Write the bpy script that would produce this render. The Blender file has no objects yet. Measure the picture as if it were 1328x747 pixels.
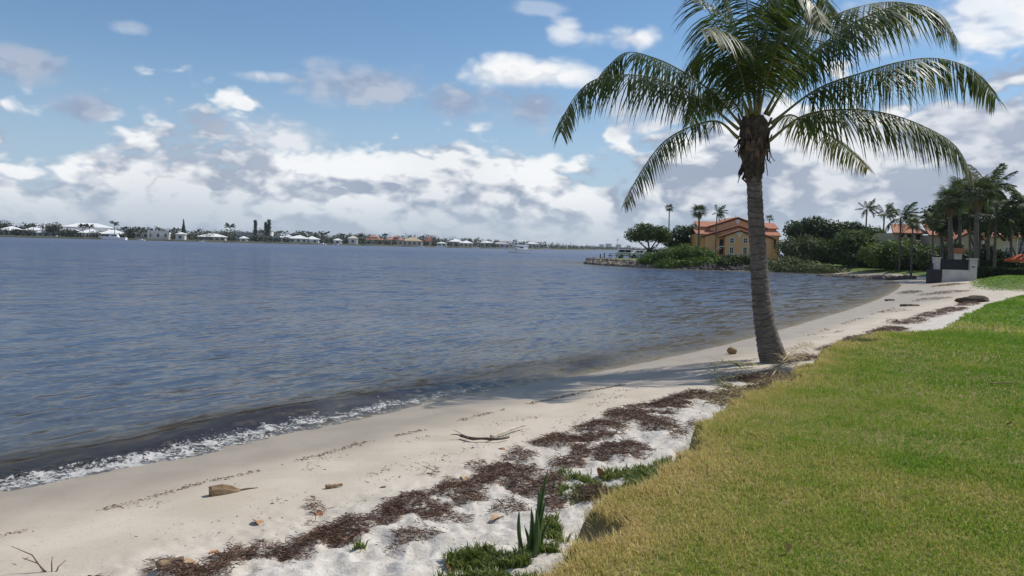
import bpy, math, random
import numpy as np
from mathutils import Vector, Matrix, Euler

S = bpy.context.scene
COL = S.collection
RAD = math.radians
rng = np.random.default_rng(7)
random.seed(7)

# ------------------------------------------------------------------ camera
FPX = 1040.0                       # focal length in pixels of the 1328 x 747 photograph
CAMZ = 2.6
PITCH, ROLL = RAD(2.98), RAD(1.49)
F_ = np.array([0, math.cos(PITCH), -math.sin(PITCH)])
R0 = np.array([1.0, 0, 0]); U0 = np.array([0, math.sin(PITCH), math.cos(PITCH)])
R_ = R0 * math.cos(ROLL) + U0 * math.sin(ROLL)
U_ = -R0 * math.sin(ROLL) + U0 * math.cos(ROLL)
cam_d = bpy.data.cameras.new('camera')
cam_d.sensor_width = 36.0
cam_d.lens = 36.0 * FPX / 1328.0
cam_d.clip_start = 0.05
cam_d.clip_end = 20000
cam = bpy.data.objects.new('camera', cam_d)
COL.objects.link(cam)
M = Matrix(((R_[0], U_[0], -F_[0], 0), (R_[1], U_[1], -F_[1], 0), (R_[2], U_[2], -F_[2], CAMZ), (0, 0, 0, 1)))
cam.matrix_world = M
S.camera = cam
CAM = np.array([0, 0, CAMZ])

def ray(x, y):
    return F_ + R_ * ((x - 664.0) / FPX) - U_ * ((y - 373.5) / FPX)
def P(x, y, z=0.0):
    """point where the view ray of a photo pixel meets the level z"""
    d = ray(x, y); t = (z - CAMZ) / d[2]
    return CAM + d * t
def PD(x, y, Y):
    """point on a photo pixel's ray at depth Y"""
    d = ray(x, y); return CAM + d * (Y / d[1])
def azel(x, y):
    d = ray(x, y); d = d / np.linalg.norm(d)
    return math.atan2(d[0], d[1]), math.asin(d[2])

# ------------------------------------------------------------------ light
SUN_EL = RAD(52)
SUN_VEC = np.array([0.90, 0.43]); SUN_VEC = SUN_VEC / np.linalg.norm(SUN_VEC)
sd_ = np.array([SUN_VEC[0] * math.cos(SUN_EL), SUN_VEC[1] * math.cos(SUN_EL), math.sin(SUN_EL)])   # towards the sun
sun_d = bpy.data.lights.new('sun', 'SUN')
sun_d.energy = 3.3
sun_d.angle = RAD(0.53)
sun_d.color = (1.0, 0.96, 0.89)
sun = bpy.data.objects.new('sun', sun_d)
sun.rotation_euler = Vector(-sd_).to_track_quat('-Z', 'Y').to_euler()
sun.location = (40, 20, 60)
COL.objects.link(sun)

S.view_settings.view_transform = 'Standard'
S.view_settings.look = 'None'
S.view_settings.exposure = 0.32
S.view_settings.gamma = 1.0
S.view_settings.use_curve_mapping = False
S.render.engine = 'CYCLES'
S.cycles.max_bounces = 6
S.cycles.transparent_max_bounces = 16
S.cycles.volume_bounces = 0

# ------------------------------------------------------------------ node helper
class NT:
    def __init__(s, nt):
        s.nt = nt; s.n = nt.nodes; s.l = nt.links
    def new(s, t, ins=None, **kw):
        nd = s.n.new(t)
        for k, v in kw.items(): setattr(nd, k, v)
        if ins:
            for k, v in ins.items(): s.set(nd.inputs[k], v)
        return nd
    def set(s, sock, v):
        if isinstance(v, bpy.types.NodeSocket): s.l.new(v, sock)
        elif isinstance(v, (tuple, list)) and sock.type == 'RGBA' and len(v) == 3: sock.default_value = (*v, 1)
        else: sock.default_value = v
    def m(s, op, a, b=0.0, c=0.0, clamp=False):
        nd = s.new('ShaderNodeMath', {0: a, 1: b, 2: c}, operation=op); nd.use_clamp = clamp
        return nd.outputs[0]
    def add(s, a, b): return s.m('ADD', a, b)
    def sub(s, a, b): return s.m('SUBTRACT', a, b)
    def mul(s, a, b): return s.m('MULTIPLY', a, b)
    def sstep(s, v, lo, hi, a=0.0, b=1.0):
        nd = s.new('ShaderNodeMapRange', {'Value': v, 'From Min': lo, 'From Max': hi, 'To Min': a, 'To Max': b}, interpolation_type='SMOOTHSTEP')
        return nd.outputs[0]
    def lin(s, v, lo, hi, a=0.0, b=1.0):
        return s.new('ShaderNodeMapRange', {'Value': v, 'From Min': lo, 'From Max': hi, 'To Min': a, 'To Max': b}).outputs[0]
    def mix(s, f, a, b):
        nd = s.n.new('ShaderNodeMix'); nd.data_type = 'RGBA'
        s.set(nd.inputs[0], f); s.set(nd.inputs[6], a if not isinstance(a, tuple) else (*a[:3], 1)); s.set(nd.inputs[7], b if not isinstance(b, tuple) else (*b[:3], 1))
        return nd.outputs[2]
    def noise(s, vec, scale, detail=4, rough=0.55, dist=0.0, out=0):
        nd = s.new('ShaderNodeTexNoise', {'Scale': scale, 'Detail': detail, 'Roughness': rough, 'Distortion': dist})
        if vec is not None: s.set(nd.inputs['Vector'], vec)
        return nd.outputs[out]
    def vscale(s, vec, sc):
        return s.new('ShaderNodeMapping', {'Vector': vec, 'Scale': sc}).outputs[0]
    def attr(s, name, out='Fac'):
        return s.new('ShaderNodeAttribute', attribute_name=name).outputs[out]

# ------------------------------------------------------------------ sky
W = bpy.data.worlds.new('World'); S.world = W; W.use_nodes = True
W.node_tree.nodes.clear()
w = NT(W.node_tree)
SKY = 0.12
sky = w.new('ShaderNodeTexSky', sky_type='NISHITA', sun_disc=False, sun_elevation=SUN_EL,
            sun_rotation=math.atan2(SUN_VEC[0], SUN_VEC[1]), air_density=1.0, dust_density=0.0, ozone_density=2.2)
tc = w.new('ShaderNodeTexCoord')
dirv = w.new('ShaderNodeVectorMath', {0: tc.outputs['Generated']}, operation='NORMALIZE').outputs[0]
sp = w.new('ShaderNodeSeparateXYZ', {0: dirv})
az = w.m('ARCTAN2', sp.outputs[0], sp.outputs[1])
el = w.m('ARCSINE', sp.outputs[2])
flat = w.vscale(dirv, (1.0, 1.0, 1.9))
SHIFT = (0.030, 0.010, 0.055)
def cloud_noise(vec):
    warp = w.noise(vec, 7, 3, 0.5, out=1)
    wv = w.new('ShaderNodeVectorMath', {0: warp, 1: (0.5, 0.5, 0.5)}, operation='SUBTRACT').outputs[0]
    wv = w.new('ShaderNodeVectorMath', {0: wv, 3: 0.05}, operation='SCALE').outputs[0]
    v2 = w.new('ShaderNodeVectorMath', {0: vec, 1: wv}, operation='ADD').outputs[0]
    n = w.noise(v2, 6.5, 7, 0.52)
    b = w.noise(v2, 15.0, 3, 0.5)
    puff = w.mul(w.m('ABSOLUTE', w.sub(b, 0.5)), 3.2)                      # rounded billows with creases between them
    return w.add(w.mul(n, 0.80), w.mul(puff, 0.28))
n0 = cloud_noise(flat)
flat2 = w.new('ShaderNodeVectorMath', {0: flat, 1: SHIFT}, operation='ADD').outputs[0]
n1 = cloud_noise(flat2)
relief = w.sub(n0, n1)                                  # lit where density falls off towards the sun
soft = w.noise(flat, 3.2, 5, 0.5)
# cumulus band along the horizon: its top follows a curve over azimuth
def curve(pts, x):
    """piecewise smooth curve over azimuth (radians)"""
    lo, hi = -math.pi, math.pi
    nd = w.new('ShaderNodeFloatCurve')
    c = nd.mapping.curves[0]
    P2 = [((a - lo) / (hi - lo), v) for a, v in pts]
    c.points[0].location = (0, P2[0][1]); c.points[1].location = (1, P2[-1][1])
    for a, v in P2:
        if 0.001 < a < 0.999: c.points.new(a, v)
    nd.mapping.update()
    w.set(nd.inputs['Value'], w.lin(x, lo, hi))
    return nd.outputs[0]
top_px = [(-60, 165), (0, 172), (60, 190), (110, 172), (170, 140), (240, 132), (330, 150), (390, 190), (470, 196), (540, 168), (600, 172), (660, 188), (740, 212), (800, 200), (860, 170), (940, 120), (1050, 100), (1150, 110), (1250, 90), (1328, 95)]
pts = [azel(x, y) for x, y in top_px]
ELS = 0.5
tp = [(-3.1, 0.15 / ELS), (-1.2, 0.16 / ELS), (-0.9, 0.14 / ELS)] + [(a, e / ELS) for a, e in pts] + [(0.9, 0.2 / ELS), (1.3, 0.16 / ELS), (3.1, 0.15 / ELS)]
top = w.mul(curve(tp, az), ELS)
hgt = w.sub(top, el)                                    # radians below the band's top
band = w.add(w.mul(hgt, 9.0), w.mul(w.sub(n0, 0.445), 3.2))
band_a = w.sstep(band, -0.10, 0.34)
lit = w.m('MULTIPLY_ADD', relief, 6.5, 0.47, clamp=True)
lit = w.m('MULTIPLY_ADD', w.sub(soft, 0.5), 0.9, lit, clamp=True)
# cloud tops are bright, the deeper band is greyer and softer
depth = w.sstep(hgt, 0.015, 0.14)
GREY, WHITE = (2.35, 2.75, 3.5), (6.3, 6.4, 6.5)
cum_col = w.mix(w.m('MULTIPLY', lit, w.lin(depth, 0, 1, 1.0, 0.62), clamp=True), GREY, WHITE)
base = w.new('ShaderNodeHueSaturation', {'Saturation': 1.12, 'Value': .72, 'Color': sky.outputs[0]}).outputs[0]
# horizon veil
veil = w.m('MULTIPLY', w.sstep(el, 0.24, -0.005), 0.80)
col = w.mix(veil, base, (2.5, 3.2, 4.4))
col = w.mix(w.mul(band_a, w.sstep(el, 0.004, 0.07, 0.25, 0.97)), col, cum_col)
# single clouds (photo position -> azimuth and elevation), (x, y, half width px, half height px, white?, strength)
singles = [(30, 82, 62, 24, 0.05, .85), (112, 143, 42, 22, 0.02, .9), (345, 100, 46, 9, 0.9, .55), (475, 112, 120, 36, 0.18, .85), (590, 135, 70, 26, 0.15, .8),
           (690, 98, 105, 24, 1.0, 1.0), (690, 140, 75, 40, 0.12, .95), (815, 50, 60, 22, 1.0, .95), (735, 40, 26, 18, 0.95, .7), (165, 35, 26, 9, .9, .35), (850, 130, 110, 45, 0.3, .7),
           (1290, 10, 90, 36, .85, .75), (1300, 50, 70, 16, .85, .7), (1270, 165, 110, 55, 0.35, .6), (350, 175, 110, 30, .45, .6), (700, 10, 50, 10, .6, .3), (1150, 40, 130, 50, .75, .5)]
for cx, cy, hw, hh, wt, st in singles:
    a, e = azel(cx, cy)
    ex = w.m('DIVIDE', w.sub(az, a), hw / FPX); ey = w.m('DIVIDE', w.sub(el, e), hh / FPX)
    r2 = w.m('SQRT', w.add(w.mul(ex, ex), w.mul(ey, ey)))
    d = w.add(w.sub(1.0, r2), w.mul(w.sub(n0, 0.455), 2.4))
    al = w.mul(w.sstep(d, 0.0, 0.8), st)
    lt = w.m('MULTIPLY_ADD', w.sub(lit, 0.5), 0.7 if wt > .5 else .3, wt, clamp=True)
    col = w.mix(al, col, w.mix(lt, (2.15, 2.6, 3.55), WHITE))
# the sky overhead and behind goes on with scattered cloud
outside = w.m('MAXIMUM', w.sstep(el, 0.34, 0.55), w.sstep(w.m('ABSOLUTE', az), 0.62, 0.85))
sc_a = w.mul(w.sstep(w.noise(flat, 3.0, 6, 0.55), 0.5, 0.64), w.mul(outside, 0.9))
col = w.mix(sc_a, col, w.mix(lit, GREY, WHITE))
bg = w.new('ShaderNodeBackground', {'Color': col, 'Strength': SKY})
wo = w.new('ShaderNodeOutputWorld', {'Surface': bg.outputs[0]})

W.cycles.sampling_method = 'MANUAL'; W.cycles.sample_map_resolution = 256

# ------------------------------------------------------------------ mesh helpers
def tag(o, label=None, cat=None, group=None, kind=None):
    if label: o['label'] = label
    if cat: o['category'] = cat
    if group: o['group'] = group
    if kind: o['kind'] = kind
    return o
def link(name, me, parent=None, loc=None, rot=None, scale=None):
    o = bpy.data.objects.new(name, me); COL.objects.link(o)
    if parent is not None: o.parent = parent
    if loc is not None: o.location = [float(v) for v in loc]
    if rot is not None: o.rotation_euler = rot
    if scale is not None: o.scale = (scale,) * 3 if isinstance(scale, (int, float)) else scale
    return o
def empty(name, loc=(0, 0, 0), rz=0.0):
    o = link(name, None, loc=loc, rot=(0, 0, rz)); o.empty_display_size = 0.2
    return o
def np_mesh(name, V, faces, mat=None, attrs=None, smooth=False):
    """V (n,3); faces: list of int arrays (m,k)"""
    me = bpy.data.meshes.new(name)
    V = np.asarray(V, dtype=np.float32)
    faces = [np.asarray(f, dtype=np.int32) for f in faces if len(f)]
    me.vertices.add(len(V)); me.vertices.foreach_set('co', V.ravel())
    nl = sum(f.size for f in faces); npoly = sum(len(f) for f in faces)
    me.loops.add(nl); me.polygons.add(npoly)
    me.loops.foreach_set('vertex_index', np.concatenate([f.ravel() for f in faces]))
    tot = np.concatenate([np.full(len(f), f.shape[1], dtype=np.int32) for f in faces])
    st = np.zeros(npoly, dtype=np.int32); st[1:] = np.cumsum(tot)[:-1]
    me.polygons.foreach_set('loop_start', st)
    if smooth: me.polygons.foreach_set('use_smooth', np.ones(npoly, dtype=bool))
    for k, v in (attrs or {}).items():
        v = np.asarray(v, dtype=np.float32)
        if v.ndim == 1:
            a = me.attributes.new(k, 'FLOAT', 'POINT'); a.data.foreach_set('value', v)
        else:
            a = me.attributes.new(k, 'FLOAT_VECTOR', 'POINT'); a.data.foreach_set('vector', v.ravel())
    if mat is not None: me.materials.append(mat)
    me.update(calc_edges=True)
    return me
class MB:
    """collects boxes, tubes, prisms; build() links them as one mesh object"""
    def __init__(s): s.v = []; s.f = []
    def add(s, vs, fs):
        n = len(s.v); s.v += [tuple(float(c) for c in v) for v in vs]; s.f += [tuple(i + n for i in f) for f in fs]; return s
    def box(s, c, sz, rz=0.0, bev=0.0):
        hx, hy, hz = sz[0] / 2, sz[1] / 2, sz[2] / 2
        if bev:
            b = min(bev, hx * .9, hy * .9, hz * .9)
            vs = []
            for z, k in ((-hz, b), (-hz + b, 0), (hz - b, 0), (hz, b)):
                for x, y in ((-hx + k, -hy + b + 0), (-hx + b, -hy + k), (hx - b, -hy + k), (hx - k, -hy + b), (hx - k, hy - b), (hx - b, hy - k), (-hx + b, hy - k), (-hx + k, hy - b)):
                    vs.append((x, y, z))
            fs = [tuple(range(7, -1, -1)), tuple(range(24, 32))]
            for r in range(3):
                for i in range(8):
                    j = (i + 1) % 8; fs.append((r * 8 + i, r * 8 + j, r * 8 + 8 + j, r * 8 + 8 + i))
        else:
            vs = [(x, y, z) for z in (-hz, hz) for x, y in ((-hx, -hy), (hx, -hy), (hx, hy), (-hx, hy))]
            fs = [(3, 2, 1, 0), (4, 5, 6, 7), (0, 1, 5, 4), (1, 2, 6, 5), (2, 3, 7, 6), (3, 0, 4, 7)]
        cr, sr = math.cos(rz), math.sin(rz)
        return s.add([(c[0] + x * cr - y * sr, c[1] + x * sr + y * cr, c[2] + z) for x, y, z in vs], fs)
    def tube(s, pts, rad, n=8, cap=True, wob=None):
        pts = [np.asarray(p, float) for p in pts]; m = len(pts)
        rad = [rad] * m if isinstance(rad, (int, float)) else rad
        vs = []; prev = None
        for i, p in enumerate(pts):
            t = pts[min(i + 1, m - 1)] - pts[max(i - 1, 0)]; t = t / (np.linalg.norm(t) + 1e-9)
            a = prev if prev is not None else (np.array([1., 0, 0]) if abs(t[0]) < .9 else np.array([0, 1., 0]))
            a = a - t * a.dot(t); a /= np.linalg.norm(a) + 1e-9; b = np.cross(t, a); prev = a
            for k in range(n):
                th = 2 * math.pi * k / n; r = rad[i] * (wob(i, th) if wob else 1.0)
                vs.append(p + a * math.cos(th) * r + b * math.sin(th) * r)
        fs = [(i * n + k, i * n + (k + 1) % n, (i + 1) * n + (k + 1) % n, (i + 1) * n + k) for i in range(m - 1) for k in range(n)]
        if cap: fs += [tuple(range(n - 1, -1, -1)), tuple((m - 1) * n + k for k in range(n))]
        return s.add(vs, fs)
    def prism(s, poly, a, b):
        """extrude a polygon given as 3d points from offset a to offset b (vectors)"""
        n = len(poly); A = [np.asarray(p) + a for p in poly]; B = [np.asarray(p) + b for p in poly]
        return s.add(A + B, [tuple(range(n - 1, -1, -1)), tuple(range(n, 2 * n))] + [(i, (i + 1) % n, n + (i + 1) % n, n + i) for i in range(n)])
    def mesh(s, name, mat, smooth=False):
        me = bpy.data.meshes.new(name); me.from_pydata(s.v, [], s.f)
        if smooth: me.polygons.foreach_set('use_smooth', [True] * len(me.polygons))
        me.materials.append(mat); me.update(); return me
    def build(s, name, mat, parent=None, smooth=False, **kw):
        return link(name, s.mesh(name, mat, smooth), parent, **kw)

# value noise in numpy
def _h(ix, iy, seed):
    n = (ix.astype(np.int64) * 374761393 + iy.astype(np.int64) * 668265263 + seed * 144665) & 0x7fffffff
    n = ((n ^ (n >> 13)) * 1274126177) & 0x7fffffff
    return ((n ^ (n >> 16)) & 0xffff) / 65535.0
def vnoise(x, y, seed=0):
    x = np.asarray(x, float); y = np.asarray(y, float)
    ix, iy = np.floor(x), np.floor(y); fx, fy = x - ix, y - iy
    fx = fx * fx * fx * (fx * (fx * 6 - 15) + 10); fy = fy * fy * fy * (fy * (fy * 6 - 15) + 10)
    a, b, c, d = _h(ix, iy, seed), _h(ix + 1, iy, seed), _h(ix, iy + 1, seed), _h(ix + 1, iy + 1, seed)
    return (a * (1 - fx) + b * fx) * (1 - fy) + (c * (1 - fx) + d * fx) * fy
def fbm(x, y, octv=4, seed=0, gain=0.5):
    s = 0; a = 1; t = 0
    for k in range(octv):
        s = s + a * vnoise(x * 2 ** k + 17.3 * k, y * 2 ** k - 9.1 * k, seed + k); t += a; a *= gain
    return s / t
def sstep(v, lo, hi):
    t = np.clip((v - lo) / (hi - lo), 0, 1); return t * t * (3 - 2 * t)

# signed distance to a closed polygon (positive inside)
def sdist(poly, x, y):
    poly = np.asarray(poly, float); x = np.asarray(x, float); y = np.asarray(y, float)
    best = np.full(x.shape, 1e18); inside = np.zeros(x.shape, bool)
    for i in range(len(poly)):
        a, b = poly[i], poly[(i + 1) % len(poly)]
        ex, ey = b - a; wx, wy = x - a[0], y - a[1]
        t = np.clip((wx * ex + wy * ey) / (ex * ex + ey * ey + 1e-12), 0, 1)
        dx, dy = wx - ex * t, wy - ey * t
        best = np.minimum(best, dx * dx + dy * dy)
        c = ((a[1] > y) != (b[1] > y)) & (x < (b[0] - a[0]) * (y - a[1]) / (b[1] - a[1] + 1e-12) + a[0])
        inside ^= c
    d = np.sqrt(best); return np.where(inside, d, -d)
def smooth_poly(pts, it=2):
    pts = [np.asarray(p, float)[:2] for p in pts]
    for _ in range(it):
        q = [pts[0]]
        for a, b in zip(pts[:-1], pts[1:]): q += [a * .75 + b * .25, a * .25 + b * .75]
        q.append(pts[-1]); pts = q
    return pts
def pline(px, z): return [P(x, y, z)[:2] for x, y in px]

# ------------------------------------------------------------------ materials
def mat(name, c1, c2=None, rough=0.7, scale=6.0, detail=5, bump=0.0, bscale=None, spec=0.4, metal=0.0, coord='Object', stretch=None, bdist=0.02):
    m = bpy.data.materials.new(name); m.use_nodes = True
    t = NT(m.node_tree); bs = m.node_tree.nodes['Principled BSDF']
    co = t.new('ShaderNodeTexCoord').outputs[coord]
    if stretch: co = t.vscale(co, stretch)
    c2 = c2 or tuple(v * 0.78 for v in c1)
    n = t.noise(co, scale, detail, 0.6)
    t.set(bs.inputs['Base Color'], t.mix(t.sstep(n, 0.3, 0.7), c1, c2))
    bs.inputs['Roughness'].default_value = rough; bs.inputs['Specular IOR Level'].default_value = spec; bs.inputs['Metallic'].default_value = metal
    if bump:
        b = t.new('ShaderNodeBump', {'Height': t.noise(co, bscale or scale * 4, 5, 0.6), 'Strength': bump, 'Distance': bdist})
        t.set(bs.inputs['Normal'], b.outputs[0])
    return m
def leaf_mat(name, cols, rough=0.45, trans=0.3, spec=0.5, attr='rnd'):
    """cols: list of colours picked along the leaf's own random attribute"""
    m = bpy.data.materials.new(name); m.use_nodes = True
    t = NT(m.node_tree); bs = m.node_tree.nodes['Principled BSDF']; out = m.node_tree.nodes['Material Output']
    f = t.attr(attr)
    ramp = t.new('ShaderNodeValToRGB', {'Fac': f}); cr = ramp.color_ramp
    while len(cr.elements) < len(cols): cr.elements.new(0.5)
    for i, c in enumerate(cols):
        cr.elements[i].position = i / max(1, len(cols) - 1); cr.elements[i].color = (*c, 1)
    t.set(bs.inputs['Base Color'], ramp.outputs[0])
    bs.inputs['Roughness'].default_value = rough; bs.inputs['Specular IOR Level'].default_value = spec
    tr = t.new('ShaderNodeBsdfTranslucent', {'Color': t.mix(0.35, ramp.outputs[0], (0.16, 0.22, 0.02))})
    mx = t.new('ShaderNodeMixShader', {0: trans, 1: bs.outputs[0], 2: tr.outputs[0]})
    t.set(out.inputs['Surface'], mx.outputs[0])
    return m
# ================================================================== THE GROUND
shore_px = [(0, 637), (70, 624), (130, 611), (200, 600), (260, 589), (330, 572), (400, 557), (480, 541), (560, 521), (690, 498), (800, 478), (880, 461), (960, 443), (1060, 414), (1120, 396), (1158, 380), (1172, 368), (1150, 361), (1110, 357), (1075, 354.5), (1045, 353.5)]
near_shore = smooth_poly([(-60., -50.), (-22., -12.), (-10.5, 2.0)] + pline(shore_px, 0.0), 1)
pen_px = [(1000, 352.5), (940, 350.5), (868, 348), (830, 346.5), (800, 345), (775, 343.3), (760, 342)]
pen_front = pline(pen_px, 0.0)
back = [(11.5, 138.), (17., 148.), (40., 170.), (90., 195.), (400., 230.)]
LAND = near_shore + pen_front + back + [(400., -200.), (-60., -200.)]
PEN = pline([(1062, 353.5)], 0) + pen_front + back + [(400., 100.), (75., 105.)]

bank_px = [(675, 746), (700, 725), (722, 700), (742, 680), (766, 662), (799, 637), (835, 622), (862, 598), (886, 572), (915, 546), (947, 512), (985, 497), (1030, 478), (1055, 457), (1098, 442), (1138, 430), (1174, 424), (1222, 418.5)]
bank_far_px = [(1242, 412), (1256, 405), (1270, 398), (1285, 392), (1300, 388), (1332, 381), (1400, 384)]
LAWN_Z = 0.95
bank = [(-34., -50.), (-8., -9.), (-1.9, 0.)] + pline(bank_px, LAWN_Z) + pline(bank_far_px, .72)
LAWN = smooth_poly(bank, 1) + [(60., 12.), (60., -60.), (-34., -60.)]
LAWN_B = pline([(1254, 405), (1270, 398), (1285, 392), (1300, 388), (1332, 381), (1400, 384), (1400, 446), (1328, 430), (1290, 423), (1258, 417), (1250, 411)], 0.75)
LAWN_C = pline([(1258, 366), (1275, 371), (1300, 374.5), (1332, 376), (1420, 380)], 0.75) + [(95., 40.), (130., 95.), (62., 100.), tuple(P(1262, 360, .8)[:2])]
LAWN_D = pline([(1085, 351.0), (1130, 353.0), (1165, 355.5), (1199, 358.5)], 0.40) + [(60., 88.), (130., 92.), (130., 175.), (60., 150.)]

def lawn_sd(x, y):
    """distance inside the near lawn, its edge ragged by erosion"""
    near = sstep(np.hypot(x, y), 40, 12)
    return sdist(LAWN, x, y) + ((fbm(x * 1.5, y * 1.5, 3, 5) - .5) * 0.40 + (fbm(x * 5, y * 5, 2, 6) - .5) * .20) * near
def ground_z(x, y, detail=True):
    x = np.asarray(x, float); y = np.asarray(y, float)
    sd = sdist(LAND, x, y)
    z = np.where(sd > 0, np.interp(sd, [0, .8, 2, 4, 6.5, 12, 30], [0, .06, .17, .36, .58, .68, .8]), np.maximum(sd * 0.10, -1.3))
    sp_ = sdist(PEN, x, y)
    pz = np.interp(sp_, [-2, 0, 1.2, 3, 12], [-5, -.1, .6, .95, 1.2])
    z = np.where(sp_ > -2, np.maximum(z, pz), z)
    la = lawn_sd(x, y) if detail else sdist(LAWN, x, y)
    near = sstep(np.hypot(x, y), 40, 12)
    ltop = LAWN_Z + (fbm(x * .25, y * .25, 2, 11) - .5) * 0.10 - 0.25 * sstep(np.hypot(x, y), 15, 26)*sstep(x, 5, 12)
    z = z + (ltop - z) * sstep(la, -0.07, 0.13)
    lc = sdist(LAWN_C, x, y); z = z + (np.maximum(z, 1.12) - z) * sstep(lc, -0.4, 3.0)
    ld = sdist(LAWN_D, x, y); z = z + (np.maximum(z, .80) - z) * sstep(ld, -0.4, 4)
    if detail:
        dry = sstep(sd, 2.8, 4.2) * sstep(la, 0.1, -0.15) * near
        lump = (fbm(x * 3.3, y * 3.3, 4, 21) - .5) * 0.10 + (fbm(x * 11, y * 11, 2, 23) - .5) * .05 + (np.abs(fbm(x * 5.1 + 3, y * 5.1, 2, 31) - .5) - .12) * -0.10
        z = z + lump * dry
        z = z + (fbm(x * 1.2, y * .6, 3, 41) - .5) * 0.03 * sstep(sd, .5, 2) * near
    return z
def gz(x, y): return float(ground_z(np.array([x]), np.array([y]))[0])
def G(px, py, z0=0.5):
    """ground point under a photo pixel"""
    z = z0
    for _ in range(12):
        p = P(px, py, z); z = z * .4 + gz(p[0], p[1]) * .6
    p = P(px, py, z); return np.array([p[0], p[1], gz(p[0], p[1])])

def polar(az_dense, n_dense, az_full, n_coarse, radii):
    a = np.linspace(az_dense[0], az_dense[1], n_dense)
    if az_full:
        b = np.linspace(az_dense[1], az_dense[0] + 2 * math.pi, n_coarse + 2)[1:-1]
        a = np.concatenate([a, b])
    n, m = len(a), len(radii)
    rr, aa = np.meshgrid(radii, a, indexing='ij')
    x, y = (rr * np.sin(aa)).ravel(), (rr * np.cos(aa)).ravel()
    i = np.arange(m - 1)[:, None]; j = np.arange(n if az_full else n - 1)[None, :]; j2 = (j + 1) % n
    f = np.stack([i * n + j, i * n + j2, (i + 1) * n + j2, (i + 1) * n + j], -1).reshape(-1, 4)[:, ::-1]
    return x, y, f
radii = np.concatenate([np.array([0.05, .6, 1.3, 2.0]), np.geomspace(2.4, 30, 330), np.geomspace(30, 260, 150)[1:], np.geomspace(260, 4500, 12)[1:]])
gx, gy, gf = polar((RAD(-46), RAD(46)), 470, True, 60, radii)
gzv = ground_z(gx, gy)
g_sd = sdist(LAND, gx, gy); g_la = lawn_sd(gx, gy)
g_green = np.maximum.reduce([sstep(g_la, -.10, .10), sstep(sdist(LAWN_C, gx, gy), 0, .8), sstep(sdist(LAWN_D, gx, gy), 0, 1), sstep(sdist(PEN, gx, gy), .2, 1.0)])
wetn = g_sd + (fbm(gx * .5, gy * .5, 3, 61) - .5) * 0.7
wetn = wetn * (1 - .62 * sstep(gy, 24, 48))
g_bank = np.exp(-((g_la - .0) / .09) ** 2) * sstep(np.hypot(gx, gy), 34, 20)
g_wet = sstep(wetn, 2.3, .7); g_damp = sstep(wetn, 4.9, 2.6)
sand = bpy.data.materials.new('sand_and_soil'); sand.use_nodes = True
t = NT(sand.node_tree); bs = sand.node_tree.nodes['Principled BSDF']
co = t.new('ShaderNodeTexCoord').outputs['Object']
fine = t.noise(co, 260, 3, .6); mid = t.noise(co, 9, 6, .62); big = t.noise(co, 1.3, 4, .5)
dryc = t.mix(t.sstep(mid, .35, .65), (.51, .465, .405), (.64, .60, .545))
dampc = t.mix(t.sstep(big, .35, .65), (.48, .41, .32), (.56, .485, .39))
wetc = t.mix(t.sstep(big, .35, .65), (.30, .25, .19), (.35, .295, .225))
c = t.mix(t.attr('damp'), dryc, dampc); c = t.mix(t.attr('wet'), c, wetc)
speck = t.noise(co, 38, 4, .75)
c = t.mix(t.mul(t.sstep(speck, .585, .66), t.sstep(mid, .38, .6, .2, .9)), c, (.22, .185, .15))
c = t.mix(t.sstep(fine, .3, .8, 0, .25), c, (.42, .39, .34))
soil = t.mix(t.sstep(mid, .35, .65), (.17, .15, .055), (.26, .21, .085))
farg = t.mix(t.sstep(t.noise(co, .35, 5, .6), .35, .65), (.075, .125, .022), (.14, .17, .045))
dist = t.new('ShaderNodeVectorMath', {0: co}, operation='LENGTH').outputs['Value']
soil = t.mix(t.sstep(dist, 16, 28), soil, farg)
c = t.mix(t.attr('green'), c, soil)
c = t.mix(t.mul(t.attr('bank'), .8), c, t.mix(t.sstep(speck, .35, .62), (.07, .05, .03), (.27, .20, .10)))
t.set(bs.inputs['Base Color'], c)
t.set(bs.inputs['Roughness'], t.lin(t.attr('wet'), 0, 1, .9, .55))
t.set(bs.inputs['Specular IOR Level'], t.lin(t.attr('wet'), 0, 1, .15, .30))
bh = t.add(t.mul(speck, .45), t.mul(mid, 1.1))
t.set(bs.inputs['Normal'], t.new('ShaderNodeBump', {'Height': bh, 'Strength': t.lin(t.attr('damp'), 0, 1, .75, .14), 'Distance': .03}).outputs[0])
ground = link('ground', np_mesh('ground', np.stack([gx, gy, gzv], 1), [gf], sand, {'wet': g_wet, 'damp': g_damp, 'green': g_green, 'bank': g_bank}, smooth=True))
tag(ground, 'white sand beach rising to an eroded lawn bank', 'ground', kind='structure')

# ================================================================== THE WATER
radii = np.concatenate([np.array([3.0, 4.5]), 1.0 / np.linspace(1 / 5.6, 1 / 130., 430), np.geomspace(130, 4500, 40)[1:]])
wx, wy, wf = polar((RAD(-50), RAD(40)), 620, True, 50, radii)
w_sd = sdist(LAND, wx, wy)
dist_w = np.hypot(wx, wy)
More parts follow.
